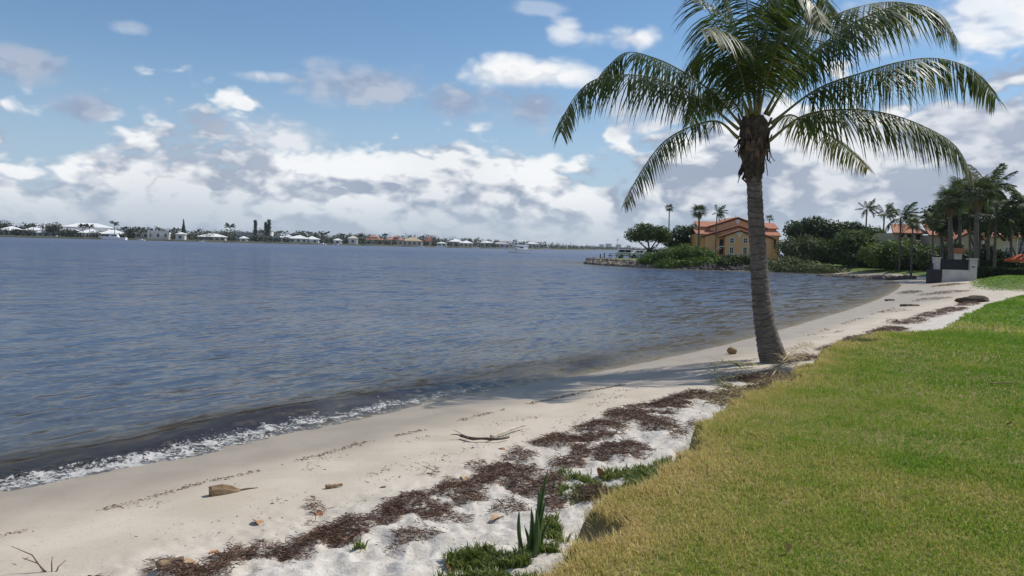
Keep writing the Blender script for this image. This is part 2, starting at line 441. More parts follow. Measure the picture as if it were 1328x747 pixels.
# ripples: many short wave trains running in from the left (wind from the upper left)
wz = np.zeros_like(wx)
rs = np.random.default_rng(3)
wamp = 0.55 + 0.9 * fbm(wx * .11, wy * .11, 3, 77)
for lam, amp, n in ((3.4, .009, 4), (1.7, .007, 5), (.95, .0085, 7), (.5, .011, 9)):
    fade = sstep(dist_w, lam * 60, lam * 22)
    for k in range(n):
        th = RAD(-62) + rs.normal(0, .30); L = lam * rs.uniform(.8, 1.25); ph = rs.uniform(0, 6.28)
        kx, ky = math.sin(th), math.cos(th)
        wph = (fbm(wx / L * .22 + 5 * k, wy / L * .22, 2, 90 + k) - .5) * 5
        wz += amp / math.sqrt(n) * np.sin(2 * math.pi / L * (wx * kx + wy * ky) + ph + wph) * fade * wamp
offs = -w_sd
wz *= np.interp(offs, [-1, .15, 1.2, 4], [.15, .2, .55, 1.0])
# the small breaking wave along the beach
nearw = sstep(wy, 30, 14)
crest = 0.85 + (fbm(wx * .22, wy * .22, 2, 55) - .5) * 1.0
h_br = (.04 + .13 * sstep(fbm(wx * .16 + 9, wy * .16, 2, 57), .35, .62)) * nearw * sstep(wx, 9, -2.0)
prof = np.where(offs > crest, np.exp(-((offs - crest) / .55) ** 2), np.exp(-((offs - crest) / .26) ** 2))
wz += h_br * prof
churn = np.exp(-((offs - crest * .40) / .30) ** 2) * nearw * sstep(wx, 9, -1.5)
wz += churn * ((fbm(wx * 6, wy * 6, 3, 58) - .5) * .09 + .012)
# foam on and inside the breaking wave, thin lace at the edge
edge = np.exp(-((offs + .02) / .13) ** 2) * (0.35 + 0.65 * nearw)
foam = np.clip(churn * (.46 + .46 * sstep(wx, 3, -3)) + edge * .5 + prof * (h_br > .07) * .35 * sstep(fbm(wx * 1.3, wy * 1.3, 2, 59), .45, .7), 0, 1)
weed = np.clip(1.25 * np.exp(-((offs - crest - .15) / .8) ** 2) * (.35 + .65 * sstep(fbm(wx * .4, wy * .4, 3, 63), .3, .55)) * nearw, 0, 1)
shal = np.interp(offs, [-.5, 0, .6, 2.5, 7, 16, 40], [0, .05, .35, .75, .92, .985, 1.0])
turb = np.interp(offs, [0, 2, 5, 12, 30, 60], [1.15, 1.1, .75, .42, .18, 0]) * (0.7 + .6 * fbm(wx * .2, wy * .2, 3, 66))
keep = (w_sd[wf] < 1.2).any(axis=1)
wfk = wf[keep]
used, inv = np.unique(wfk, return_inverse=True); wfk = inv.reshape(-1, 4)
wm = bpy.data.materials.new('lagoon_water'); wm.use_nodes = True
t = NT(wm.node_tree); bs = wm.node_tree.nodes['Principled BSDF']; out = wm.node_tree.nodes['Material Output']
co = t.new('ShaderNodeTexCoord').outputs['Object']
mp = t.new('ShaderNodeMapping', {'Vector': co, 'Rotation': (0, 0, RAD(50)), 'Scale': (2.6, .62, 1)}, vector_type='TEXTURE'); rot = mp.outputs[0]
dist = t.new('ShaderNodeVectorMath', {0: co}, operation='LENGTH').outputs['Value']
gust = t.noise(t.vscale(co, (.018, .045, 1)), 1.0, 5, .62)
patch = t.noise(t.vscale(co, (.10, .22, 1)), 1.0, 5, .65)
def ripple(sc, det, k_):
    v = t.new('ShaderNodeVectorMath', {0: t.noise(rot, sc, det, .6, .2, out=1), 1: (.5, .5, .5)}, operation='SUBTRACT').outputs[0]
    return t.new('ShaderNodeVectorMath', {0: v, 3: k_}, operation='SCALE').outputs[0]
def vadd(a_, b_): return t.new('ShaderNodeVectorMath', {0: a_, 1: b_}, operation='ADD').outputs[0]
calm = t.sstep(t.add(t.mul(gust, .5), t.mul(patch, .5)), .38, .62, .40, 1.35)
pert = vadd(vadd(ripple(1.1, 3, t.sstep(dist, 15, 60, .14, 1.7)), ripple(4.2, 3, t.sstep(dist, 15, 60, 1.0, 1.25))), ripple(8, 2, t.sstep(dist, 8, 30, .95, .35)))
pert = t.new('ShaderNodeVectorMath', {0: pert, 3: calm}, operation='SCALE').outputs[0]
pert = t.new('ShaderNodeVectorMath', {0: pert, 1: (1, 1, 0)}, operation='MULTIPLY').outputs[0]
bmp = t.new('ShaderNodeVectorMath', {0: vadd(t.new('ShaderNodeNewGeometry').outputs['Normal'], pert)}, operation='NORMALIZE')
t.set(bs.inputs['Normal'], bmp.outputs[0])
deep = t.mix(t.sstep(gust, .35, .68), (.013, .030, .084), (.020, .044, .108))
c = t.mix(t.m('MULTIPLY', t.attr('turb'), .85, clamp=True), deep, (.098, .088, .068))
c = t.mix(t.mul(t.attr('weed'), .9), c, (.022, .016, .012))
# wave slopes hide part of each other, so the mean mirror strength of the rough surface stays below a flat sheet's
fre = t.m('MULTIPLY', t.new('ShaderNodeFresnel', {'IOR': 1.33, 'Normal': bmp.outputs[0]}).outputs[0], t.mul(t.sstep(dist, 10, 80, .48, .44), t.lin(t.attr('weed'), 0, 1, 1.0, .28)))
body = t.new('ShaderNodeBsdfDiffuse', {'Color': c})
surf = t.new('ShaderNodeMixShader', {0: fre, 1: body.outputs[0], 2: t.new('ShaderNodeBsdfGlossy', {'Roughness': t.sstep(dist, 30, 400, .12, .38), 'Normal': bmp.outputs[0]}).outputs[0]})
tp_ = t.new('ShaderNodeBsdfTransparent', {'Color': (.86, .84, .76)})
clear = t.new('ShaderNodeMixShader', {0: t.m('MAXIMUM', t.attr('shal'), t.mul(t.attr('weed'), .9)), 1: t.new('ShaderNodeMixShader', {0: .10, 1: tp_.outputs[0], 2: t.new('ShaderNodeBsdfGlossy', {'Roughness': .08, 'Normal': bmp.outputs[0]}).outputs[0]}).outputs[0], 2: surf.outputs[0]})
fn = t.noise(co, 5.5, 6, .68, .9); fn2 = t.noise(co, 26, 5, .7, .6)
fmask = t.sstep(t.add(t.mul(t.sub(t.mul(t.add(t.mul(fn, .48), t.mul(fn2, .52)), 1.0), .5), 2.6), t.lin(t.attr('foam'), 0, 1, -.62, .18)), -.02, .22)
fb = t.new('ShaderNodeBsdfPrincipled', {'Base Color': (.66, .64, .60), 'Roughness': .6})
t.set(out.inputs['Surface'], t.new('ShaderNodeMixShader', {0: t.m('MULTIPLY', fmask, .72), 1: clear.outputs[0], 2: fb.outputs[0]}).outputs[0])
water = link('water', np_mesh('water', np.stack([wx, wy, wz], 1)[used], [wfk], wm, {'foam': foam[used], 'weed': weed[used], 'shal': shal[used], 'turb': turb[used]}, smooth=True))
tag(water, 'rippled blue lagoon with small waves breaking on the sand', 'water', kind='structure')
# ================================================================== LAWN GRASS (stuff)
def blades(x, y, z, h, wd, lean, seed, seg=2):
    """grass blades as bent strips; returns V, faces, index of blade for each vertex"""
    r = np.random.default_rng(seed); n = len(x)
    az_ = r.uniform(0, 2 * math.pi, n); la = r.uniform(0, 2 * math.pi, n)
    bx, by = np.cos(az_), np.sin(az_); lx, ly = np.cos(la) * lean, np.sin(la) * lean
    b = np.stack([x, y, z], 1); side = np.stack([bx, by, 0 * bx], 1) * (wd / 2)[:, None]
    tip = b + np.stack([lx * h, ly * h, h * np.sqrt(np.clip(1 - lean ** 2 * .6, .1, 1))], 1)
    if seg == 1:
        V = np.stack([b - side, b + side, tip], 1).reshape(-1, 3)
        i = np.arange(n)[:, None] * 3
        return V, [i + np.array([[0, 1, 2]])], np.repeat(np.arange(n), 3)
    mid = b + np.stack([lx * h * .3, ly * h * .3, h * .62], 1)
    V = np.stack([b - side, b + side, mid + side * .8, mid - side * .8, tip], 1).reshape(-1, 3)
    i = np.arange(n)[:, None] * 5
    return V, [i + np.array([[0, 1, 2, 3]]), i + np.array([[3, 2, 4]])], np.repeat(np.arange(n), 5)
def in_view(x, y, margin=.03):
    a = np.arctan2(x, y); return np.abs(a) < RAD(33.5) + margin
def sample_area(r0, r1, dens, amin=-2, amax=37):
    a0, a1 = RAD(amin), RAD(amax)
    n = int(dens * .5 * (r1 * r1 - r0 * r0) * (a1 - a0))
    r = np.sqrt(rng.uniform(r0 * r0, r1 * r1, n)); a = rng.uniform(a0, a1, n)
    return r * np.sin(a), r * np.cos(a)
grass_m = leaf_mat('lawn_blades', [(.14, .29, .018), (.24, .38, .03), (.44, .43, .095), (.68, .54, .21), (.76, .58, .26)], rough=.55, trans=.42, spec=.25)
def straw_of(x, y, la):
    s = fbm(x * .55 + 3, y * .55, 3, 101) * .55 + fbm(x * 3.1, y * 3.1, 2, 102) * .35
    r = np.hypot(x, y)
    e = .60 * np.exp(-np.clip(la, 0, 9) / np.interp(r, [4, 8, 13, 20], [.75, .95, .55, .35]))
    nearb = .19 * sstep(r, 8.6, 5.6) * sstep(x, 3.4, .8) + .10 * sstep(fbm(x * .4 + 8, y * .4, 2, 103), .5, .68)
    far_dry = .55 * np.exp(-((r - 24.5) / 2.6) ** 2) * sstep(x, 9, 11.5)
    return s - .27 + far_dry + .22 * (fbm(x * 1.4, y * 1.4, 2, 109) - .5) + e * 1.15 + nearb - .12 * sstep(r, 8, 12) * sstep(la, .3, 1.2) - .10 * sstep(x, 2.0, 5.5)
gV, gF3, gF4, gR = [], [], [], []
def grow(x, y, la, h0, w0, seg, seed):
    s = straw_of(x, y, la); n = len(x)
    rr = np.clip(s + rng.normal(0, .17, n), 0, 1)
    h = h0 * rng.uniform(.55, 1.25, n) * (1 + .5 * np.exp(-np.clip(la, 0, 5) / .25)); h *= .6 + .8 * fbm(x * 2.3, y * 2.3, 3, 107); wd = w0 * rng.uniform(.7, 1.3, n)
    V, F, idx = blades(x, y, ground_z(x, y) - .006, h, wd, rng.uniform(.35, 1.1, n), seed, seg)
    off = sum(len(v) for v in gV)
    gV.append(V); gR.append(rr[idx])
    for f in F: (gF4 if f.shape[1] == 4 else gF3).append(f + off)
for r0, r1, dens, h0, w0, seg in ((3.2, 5.4, 9600, .038, .0055, 2), (5.4, 7.6, 6600, .040, .0065, 2), (7.6, 10.5, 4300, .042, .0090, 1), (10.5, 14.5, 2300, .045, .0135, 1), (14.5, 23, 900, .05, .022, 1)):
    x, y = sample_area(r0, r1, dens)
    la = lawn_sd(x, y)
    k = (la > .06 + .1 * rng.random(len(x))); grow(x[k], y[k], la[k], h0, w0, seg, int(r0 * 10))
# straw-coloured edge hanging over the bank
x, y = sample_area(3.2, 17, 3000)
la = lawn_sd(x, y)
k = (la > -.04) & (la < .22) & (rng.random(len(x)) < np.interp(np.hypot(x, y), [4, 17], [1, .35])); grow(x[k], y[k], la[k] * .2, .058, .008, 1, 77)
# coarser tufts on the small lawns beyond
for poly, r0, r1, dens in ((LAWN, 23, 52, 130), (LAWN_C, 45, 100, 14), (LAWN_D, 80, 130, 6)):
    x, y = sample_area(r0, r1, dens, 15, 37)
    la = sdist(poly, x, y) + (fbm(x * .8, y * .8, 3, 171) - .5) * 1.2; k = la > -.1
    x, y, la = x[k], y[k], la[k] + 3; s0 = len(gV)
    grow(x, y, la * .3 + .3, .09, .05 if r0 < 40 else .12, 1, 88 + r0)
grass = link('lawn_grass', np_mesh('lawn_grass', np.concatenate(gV), [np.concatenate(gF4), np.concatenate(gF3)], grass_m, {'rnd': np.concatenate(gR)}))
tag(grass, 'short mown grass, green with straw yellow patches towards the bank edge', 'grass', kind='stuff')

# ------------------------------------------------ creeping green weeds on the sand
weed_px = [(600, 722, 34, 26), (640, 712, 40, 26), (660, 730, 45, 25), (720, 665, 22, 12), (735, 672, 16, 10), (760, 612, 40, 17), (800, 607, 45, 17), (845, 600, 30, 15), (735, 598, 25, 9), (865, 588, 18, 10), (470, 676, 14, 5), (700, 700, 26, 14)]
xs, ys = [], []
for cx, cy, rx, ry in weed_px:
    n = int(rx * ry * 3.4)
    th = rng.uniform(0, 6.283, n); q = np.sqrt(rng.random(n)) * (1 + rng.normal(0, .12, n))
    for a, b in zip(cx + rx * q * np.cos(th), cy + ry * q * np.sin(th)):
        p = P(a, b, .62); xs.append(p[0]); ys.append(p[1])
xs, ys = np.array(xs), np.array(ys)
la = sdist(LAWN, xs, ys); k = (la < .1) & (fbm(xs * 4, ys * 4, 3, 130) > .44 + .12 * rng.random(len(xs))); xs, ys = xs[k], ys[k]; n = len(xs)
V, F, idx = blades(xs, ys, ground_z(xs, ys) - .004, rng.uniform(.03, .095, n), rng.uniform(.007, .016, n), rng.uniform(.3, .95, n), 5, 2)
weed_m = leaf_mat('weed_leaves', [(.075, .12, .02), (.13, .19, .035), (.21, .25, .06), (.42, .36, .15)], rough=.5, trans=.35)
o = link('creeping_weeds', np_mesh('creeping_weeds', V, F, weed_m, {'rnd': np.clip(rng.normal(.45, .28, n), 0, 1)[idx]}))
tag(o, 'low green creeping weeds on the sand below the bank', 'weeds', kind='stuff')

# ------------------------------------------------ seaweed wrack
wrack_px = [(30, 750, 40, 7, 1), (85, 741, 30, 5, 1), (120, 737, 28, 5, 1), (150, 734, 28, 6, 1), (185, 736, 30, 7, 1), (225, 729, 34, 10, 1), (262, 719, 32, 11, 1), (304, 704, 34, 11, 1), (345, 697, 34, 9, 1), (385, 693, 26, 9, 1), (425, 682, 30, 12, 1), (455, 668, 26, 14, 1), (441, 676, 36, 13, 1),
 (502, 652, 24, 12, 1), (545, 640, 46, 13, 1), (592, 627, 34, 15, 1), (538, 681, 32, 10, 1), (567, 654, 26, 6, .8), (649, 594, 34, 11, 1), (635, 609, 30, 6, .8), (677, 619, 25, 11, 1), (581, 606, 10, 6, .8), (667, 652, 32, 6, .9), (717, 648, 16, 12, 1), (731, 555, 40, 11, 1), (777, 544, 32, 12, 1),
 (831, 521, 42, 12, 1), (874, 509, 26, 8, 1), (905, 500, 26, 6, .9), (799, 577, 40, 11, 1), (753, 577, 11, 9, .9), (735, 591, 22, 7, .9), (770, 641, 28, 10, 1), (856, 541, 22, 7, .9), (817, 564, 10, 4, .7), (713, 618, 16, 12, 1), (677, 573, 22, 7, .8), (690, 600, 14, 6, .7), (560, 590, 10, 3, .4), (620, 585, 16, 4, .5),
 (309, 681, 10, 4, .7), (198, 703, 6, 2, .8), (218, 702, 9, 3.5, 1), (192, 714, 20, 4, .6), (262, 700, 14, 3, .6), (404, 625, 7, 2.2, 1), (414, 634, 9, 3, .9), (405, 650, 6, 2, .5), (880, 560, 10, 4, .6), (900, 545, 9, 4, .6), (600, 660, 18, 5, .35), (515, 700, 14, 5, .3),
 (1085, 441, 22, 3.2, .9), (1120, 430, 24, 3.2, 1), (1150, 421, 24, 3.4, 1), (1180, 411, 22, 3.4, 1), (1208, 404, 20, 3.0, 1), (1235, 399, 18, 2.4, 1), (1255, 393, 14, 2, .9), (1160, 409, 14, 1.5, .5), (1050, 453, 20, 2.5, .7), (960, 478, 20, 4, .8), (985, 480, 20, 4, .8),
 (1180, 372, 16, 1.5, .3), (1225, 376, 30, 1.2, .3), (1210, 383, 24, 1.2, .25), (1230, 367, 20, 1, .3), (1160, 395, 18, 1, .3)]
xs, ys, hs = [], [], []
for cx, cy, rx, ry, dn in wrack_px:
    c0 = P(cx, cy, .5); dcam = np.hypot(c0[0], c0[1]); mpp = dcam / FPX
    area = math.pi * rx * ry * mpp * mpp * (dcam / 2.1)
    n = int(np.clip(area * np.interp(dcam, [5, 9, 15, 30], [10500, 7200, 3000, 480]) * dn, 30, 18000))
    th = rng.uniform(0, 6.283, n); q = np.sqrt(rng.random(n)) * (1 + rng.normal(0, .13, n))
    for a, b, qq in zip(cx + 1.12 * rx * q * np.cos(th), cy + 1.15 * ry * q * np.sin(th), q):
        p = P(a, b, .5); xs.append(p[0]); ys.append(p[1]); hs.append(max(0, 1 - qq * qq))
xs, ys, hs = np.array(xs), np.array(ys), np.array(hs)
nz = fbm(xs * 3.5, ys * 3.5, 3, 140); k = nz > .485 - .19 * hs; xs, ys, hs, nz = xs[k], ys[k], hs[k], nz[k]
# thin strand lines left by the last tides
lines = [[(0, 689), (86, 662), (136, 653), (200, 636), (257, 619), (322, 605), (411, 584), (472, 566), (563, 548), (620, 534), (685, 519), (742, 507), (850, 488)], [(250, 640), (315, 627), (404, 605), (472, 587), (527, 569), (600, 556), (700, 540)], [(180, 655), (240, 634), (300, 618), (380, 600), (460, 580)], [(170, 700), (290, 676), (420, 640), (500, 616), (590, 590)],
         [(760, 515), (850, 498), (920, 480), (990, 462), (1040, 447), (1090, 428)], [(1050, 432), (1110, 412), (1160, 398)], [(480, 640), (560, 610), (640, 575), (740, 540), (830, 505)]]
lx_, ly_ = [], []
for li, ln in enumerate(lines):
    q = pline(ln, .2)
    for a, b in zip(q[:-1], q[1:]):
        L = np.linalg.norm(b - a); n = int(L * (150 if li == 0 else 45))
        u = rng.random(n)[:, None]; pp = a + (b - a) * u
        m = fbm(pp[:, 0] * 1.6, pp[:, 1] * 1.6, 2, 150 + li) > (.44 if li == 0 else .52)
        pp = pp[m] + rng.normal(0, .035 if li == 0 else .07, (m.sum(), 2)); lx_ += list(pp[:, 0]); ly_ += list(pp[:, 1])
lx_, ly_ = np.array(lx_), np.array(ly_)
# loose crumbs of weed and shell over the dry upper sand
cx_, cy_ = sample_area(3.5, 22, 75, -40, 30)
c_sd = sdist(LAND, cx_, cy_); k = (c_sd > 2.6) & (sdist(LAWN, cx_, cy_) < -.05) & (fbm(cx_ * 1.3, cy_ * 1.3, 3, 160) + .10 * sstep(c_sd, 3, 4.5) > .50 + .2 * rng.random(len(cx_)))
lx_, ly_ = np.concatenate([lx_, cx_[k]]), np.concatenate([ly_, cy_[k]])
def strands(x, y, z, L, wd, curl, seed):
    """short curled ribbons of dried weed lying every way"""
    r = np.random.default_rng(seed); n = len(x)
    a = r.uniform(0, 6.283, n); a2 = a + r.normal(0, curl, n)
    p0 = np.stack([x, y, z], 1); up = r.uniform(-.25, .55, n); up2 = r.uniform(-.5, .3, n)
    d1 = np.stack([np.cos(a), np.sin(a), up], 1) * (L / 2)[:, None]; d2 = np.stack([np.cos(a2), np.sin(a2), up2], 1) * (L / 2)[:, None]
    tw = r.uniform(0, 3.14, n); sd_n = np.stack([-np.sin(a) * np.cos(tw), np.cos(a) * np.cos(tw), np.sin(tw)], 1) * (wd / 2)[:, None]
    p1 = p0 + d1; p2 = p1 + d2
    V = np.stack([p0 - sd_n * .5, p0 + sd_n * .5, p1 + sd_n, p1 - sd_n, p2], 1).reshape(-1, 3); i = np.arange(n)[:, None] * 5
    return V, [i + np.array([[0, 1, 2, 3]]), i + np.array([[3, 2, 4]])], np.repeat(np.arange(n), 5)
n = len(xs); dd = np.hypot(xs, ys); sc = np.interp(dd, [5, 12, 25, 60], [1, 1.3, 1.9, 2.2])
pile = hs * np.interp(dd, [5, 12, 40], [.10, .12, .14]) * sstep(nz, .38, .6)
z = ground_z(xs, ys) + pile * rng.random(n) ** .6 + .006
V1, F1, I1 = strands(xs, ys, z, rng.uniform(.025, .10, n) * sc, rng.uniform(.002, .0075, n) * sc, 1.2, 8)
m_ = len(lx_); dd = np.hypot(lx_, ly_); sc = np.interp(dd, [6, 12, 25], [1, 1.3, 2.0])
V2, F2, I2 = strands(lx_, ly_, ground_z(lx_, ly_) + .004, rng.uniform(.015, .05, m_) * sc, rng.uniform(.003, .009, m_) * sc, .7, 9)
wrack_m = leaf_mat('dried_seaweed', [(.075, .040, .030), (.145, .082, .06), (.22, .138, .10), (.34, .23, .155)], rough=.75, trans=.05, spec=.25)
o = link('seaweed_wrack', np_mesh('seaweed_wrack', np.concatenate([V1, V2]), [np.concatenate([F1[0], F2[0] + len(V1)]), np.concatenate([F1[1], F2[1] + len(V1)])], wrack_m,
         {'rnd': np.concatenate([np.clip(rng.normal(.4, .25, n), 0, 1)[I1], np.clip(rng.normal(.35, .25, m_), 0, 1)[I2]])}))
tag(o, 'dark brown dried seaweed strewn in clumps and lines along the beach', 'seaweed', kind='stuff')

# ================================================================== THE COCONUT PALM
PX, PY = 14.6, None
pb = G(1003, 470); PALM_Y = pb[1]
bark = bpy.data.materials.new('palm_bark'); bark.use_nodes = True
t = NT(bark.node_tree); bs = bark.node_tree.nodes['Principled BSDF']
co = t.new('ShaderNodeTexCoord').outputs['Object']
n1_ = t.noise(t.vscale(co, (1, 1, 5)), 9, 6, .65); n2_ = t.noise(co, 45, 5, .7); n3_ = t.noise(co, 2.2, 3, .5)
c = t.mix(t.sstep(n1_, .35, .68), (.13, .105, .082), (.27, .235, .195))
c = t.mix(t.sstep(n2_, .52, .7, 0, .6), c, (.42, .385, .335)); c = t.mix(t.sstep(n2_, .42, .3, 0, .7), c, (.085, .063, .05))
c = t.mix(t.mul(t.attr('scar'), .95), c, (.05, .037, .029)); c = t.mix(t.sstep(n3_, .50, .68, 0, .5), c, (.10, .088, .07))
t.set(bs.inputs['Base Color'], c); bs.inputs['Roughness'].default_value = .85; bs.inputs['Specular IOR Level'].default_value = .2
t.set(bs.inputs['Normal'], t.new('ShaderNodeBump', {'Height': t.add(n2_, t.mul(n1_, .8)), 'Strength': .8, 'Distance': .025}).outputs[0])
palm = empty('coconut_palm', pb)
tag(palm, 'tall coconut palm with curved ringed trunk at the edge of the sand bank', 'palm tree')
def rel(p): return np.asarray(p) - pb
def catmull(pts, n):
    pts = [np.asarray(p, float) for p in pts]; Q = [2 * pts[0] - pts[1]] + pts + [2 * pts[-1] - pts[-2]]; out_ = []
    m = len(pts) - 1
    for u in np.linspace(0, m - 1e-6, n):
        i = int(u); s_ = u - i; a, b, c_, d = Q[i], Q[i + 1], Q[i + 2], Q[i + 3]
        out_.append(.5 * ((2 * b) + (-a + c_) * s_ + (2 * a - 5 * b + 4 * c_ - d) * s_ ** 2 + (-a + 3 * b - 3 * c_ + d) * s_ ** 3))
    return np.array(out_)
tr_px = [(1010, 486, .0), (1003, 466, .0), (995, 436, .0), (988, 392, .0), (984, 340, .02), (981, 290, .04), (978.5, 240, .06), (977, 200, .08), (978, 165, .1)]
cen = catmull([rel(PD(x, y, PALM_Y + dy)) for x, y, dy in tr_px], 330)
mpp = PALM_Y / FPX
zc = np.linspace(0, 1, 330)
wpx = np.interp(zc, np.linspace(0, 1, 9), [24, 18.5, 15.6, 12.6, 11.2, 10.6, 10.0, 9.6, 9.2])
NS = 40; th = np.linspace(0, 2 * math.pi, NS, endpoint=False)
V = []; scar = []
ring_pos = np.cumsum(rng.uniform(.55, 1.5, 46)); ring_pos = ring_pos / ring_pos[-1]
for i in range(330):
    tn = cen[min(i + 1, 329)] - cen[max(i - 1, 0)]; tn /= np.linalg.norm(tn)
    a = np.array([1., 0, 0]); a -= tn * a.dot(tn); a /= np.linalg.norm(a); b = np.cross(tn, a)
    tilt = .006 * np.sin(th + 3 * i * .02) + .004 * np.sin(2 * th + i * .05)
    ph = np.interp(zc[i] + tilt, ring_pos, np.arange(46)); fr = ph - np.floor(ph)
    saw = (fr ** 1.5) * .10 - .03
    groove = np.exp(-((fr - .03) / .10) ** 2) + np.exp(-((fr - 1.0) / .05) ** 2)
    rough_ = (fbm(th * 3 + 0 * th, np.full(NS, i * .11), 3, 170) - .5) * .08 + (fbm(np.cos(th) * 2 + 9, np.sin(th) * 2 + i * .03, 3, 171) - .5) * .10
    fl = 1 + .12 * np.exp(-((zc[i]) / .10) ** 2) * np.cos(3 * th + 1)
    r = wpx[i] * .94 * mpp * (1 + (saw - groove * .05) * np.interp(zc[i], [0, .15, .3], [.25, .6, 1]) + rough_) * fl
    V.append(cen[i] + np.outer(np.cos(th) * r, a) + np.outer(np.sin(th) * r, b)); scar.append(np.clip(groove * np.interp(zc[i], [0, .2, .35], [.2, .6, 1]), 0, 1) * (0.4 + .6 * fbm(th * 2, np.full(NS, i * .07), 2, 172)))
V = np.concatenate(V); i = np.arange(329)[:, None]; j = np.arange(NS)[None, :]; j2 = (j + 1) % NS
Ft = np.stack([i * NS + j, i * NS + j2, (i + 1) * NS + j2, (i + 1) * NS + j], -1).reshape(-1, 4)
link('trunk', np_mesh('trunk', V, [Ft], bark, {'scar': np.concatenate(scar)}, smooth=True), palm)
# fibre sheath below the crown
fib = mat('palm_fibre', (.13, .10, .072), (.042, .032, .025), rough=.9, scale=22, detail=6, bump=.9, bscale=60, spec=.15, stretch=(1, 1, .35))
hd = rel(PD(977, 172, PALM_Y + .1))
top_c = [rel(PD(x, y, PALM_Y + .08)) for x, y in ((977.5, 236), (977, 222), (977, 200), (978, 182), (978, 165), (978, 150))]
cc = catmull(top_c, 60); rw = np.interp(np.linspace(0, 1, 60), [0, .12, .4, .65, .85, 1], [8.5, 11, 15, 17, 16.5, 12]) * mpp
NS2 = 48; th2 = np.linspace(0, 2 * math.pi, NS2, endpoint=False); V = []
for i in range(60):
    sp_ = np.sin(th2 * 5 + i * .22) * .05 + np.abs(np.sin(th2 * 3 - i * .3)) * .10 + (fbm(th2 * 4, np.full(NS2, i * .25), 3, 180) - .5) * .22
    r = rw[i] * (1 + sp_ - .05); V.append(cc[i] + np.stack([np.cos(th2) * r, np.sin(th2) * r, 0 * r + (fbm(th2 * 3, np.full(NS2, i * .3), 2, 181) - .5) * .03], 1))
V = np.concatenate(V); i = np.arange(59)[:, None]; j = np.arange(NS2)[None, :]; j2 = (j + 1) % NS2
link('fibre_sheath', np_mesh('fibre_sheath', V, [np.stack([i * NS2 + j, i * NS2 + j2, (i + 1) * NS2 + j2, (i + 1) * NS2 + j], -1).reshape(-1, 4)], fib, smooth=True), palm)
# old leaf bases and hanging scraps of sheath
dead = mat('dry_leaf_base', (.20, .15, .10), (.08, .058, .04), rough=.85, scale=14, bump=.6, spec=.2, stretch=(1, 1, .3))
def strip(pts, widths, side, thick=.012):
    """a thick ribbon: pts (n,3), half widths, side vector"""
    b = MB(); pts = [np.asarray(p, float) for p in pts]; n = len(pts); vs = []
    for i in range(n):
        tn = pts[min(i + 1, n - 1)] - pts[max(i - 1, 0)]; tn /= np.linalg.norm(tn) + 1e-9
        s_ = side - tn * side.dot(tn); s_ /= np.linalg.norm(s_) + 1e-9; nr = np.cross(tn, s_) * thick / 2
        vs += [pts[i] - s_ * widths[i] - nr, pts[i] + s_ * widths[i] - nr, pts[i] + s_ * widths[i] + nr, pts[i] - s_ * widths[i] + nr]
    fs = [(i * 4 + k, i * 4 + (k + 1) % 4, i * 4 + 4 + (k + 1) % 4, i * 4 + 4 + k) for i in range(n - 1) for k in range(4)] + [(3, 2, 1, 0), tuple(4 * (n - 1) + k for k in range(4))]
    return b.add(vs, fs)
for q in range(46):
    a = rng.uniform(0, 6.283); zz = rng.uniform(-.62, .28); rr = .27 - max(0, -zz - .3) * .25 + .02
    ct = np.array([cc[30][0], cc[30][1], hd[2] + zz - .12]); rad_ = np.array([math.cos(a), math.sin(a), 0]); sd2 = np.array([-math.sin(a), math.cos(a), 0])
    L = rng.uniform(.16, .46); out2 = rng.uniform(.25, .9)
    if rng.random() < .6:   # hanging
        pts_ = [ct + rad_ * rr, ct + rad_ * (rr + .05 * out2) + np.array([0, 0, -.35 * L]), ct + rad_ * (rr + .10 * out2) + sd2 * rng.normal(0, .05) + np.array([0, 0, -.75 * L]), ct + rad_ * (rr + .12 * out2 + rng.normal(0, .04)) + sd2 * rng.normal(0, .08) + np.array([0, 0, -L])]
        strip(pts_, [.05, .045, .03, .008], sd2).build('sheath_scrap', fib, palm)
    else:
        pts_ = [ct + rad_ * (rr - .06), ct + rad_ * (rr + .02) + np.array([0, 0, .12]), ct + rad_ * (rr + .07) + np.array([0, 0, .26])]
        strip(pts_, [.075, .06, .03], sd2, .03).build('leaf_base', dead, palm)
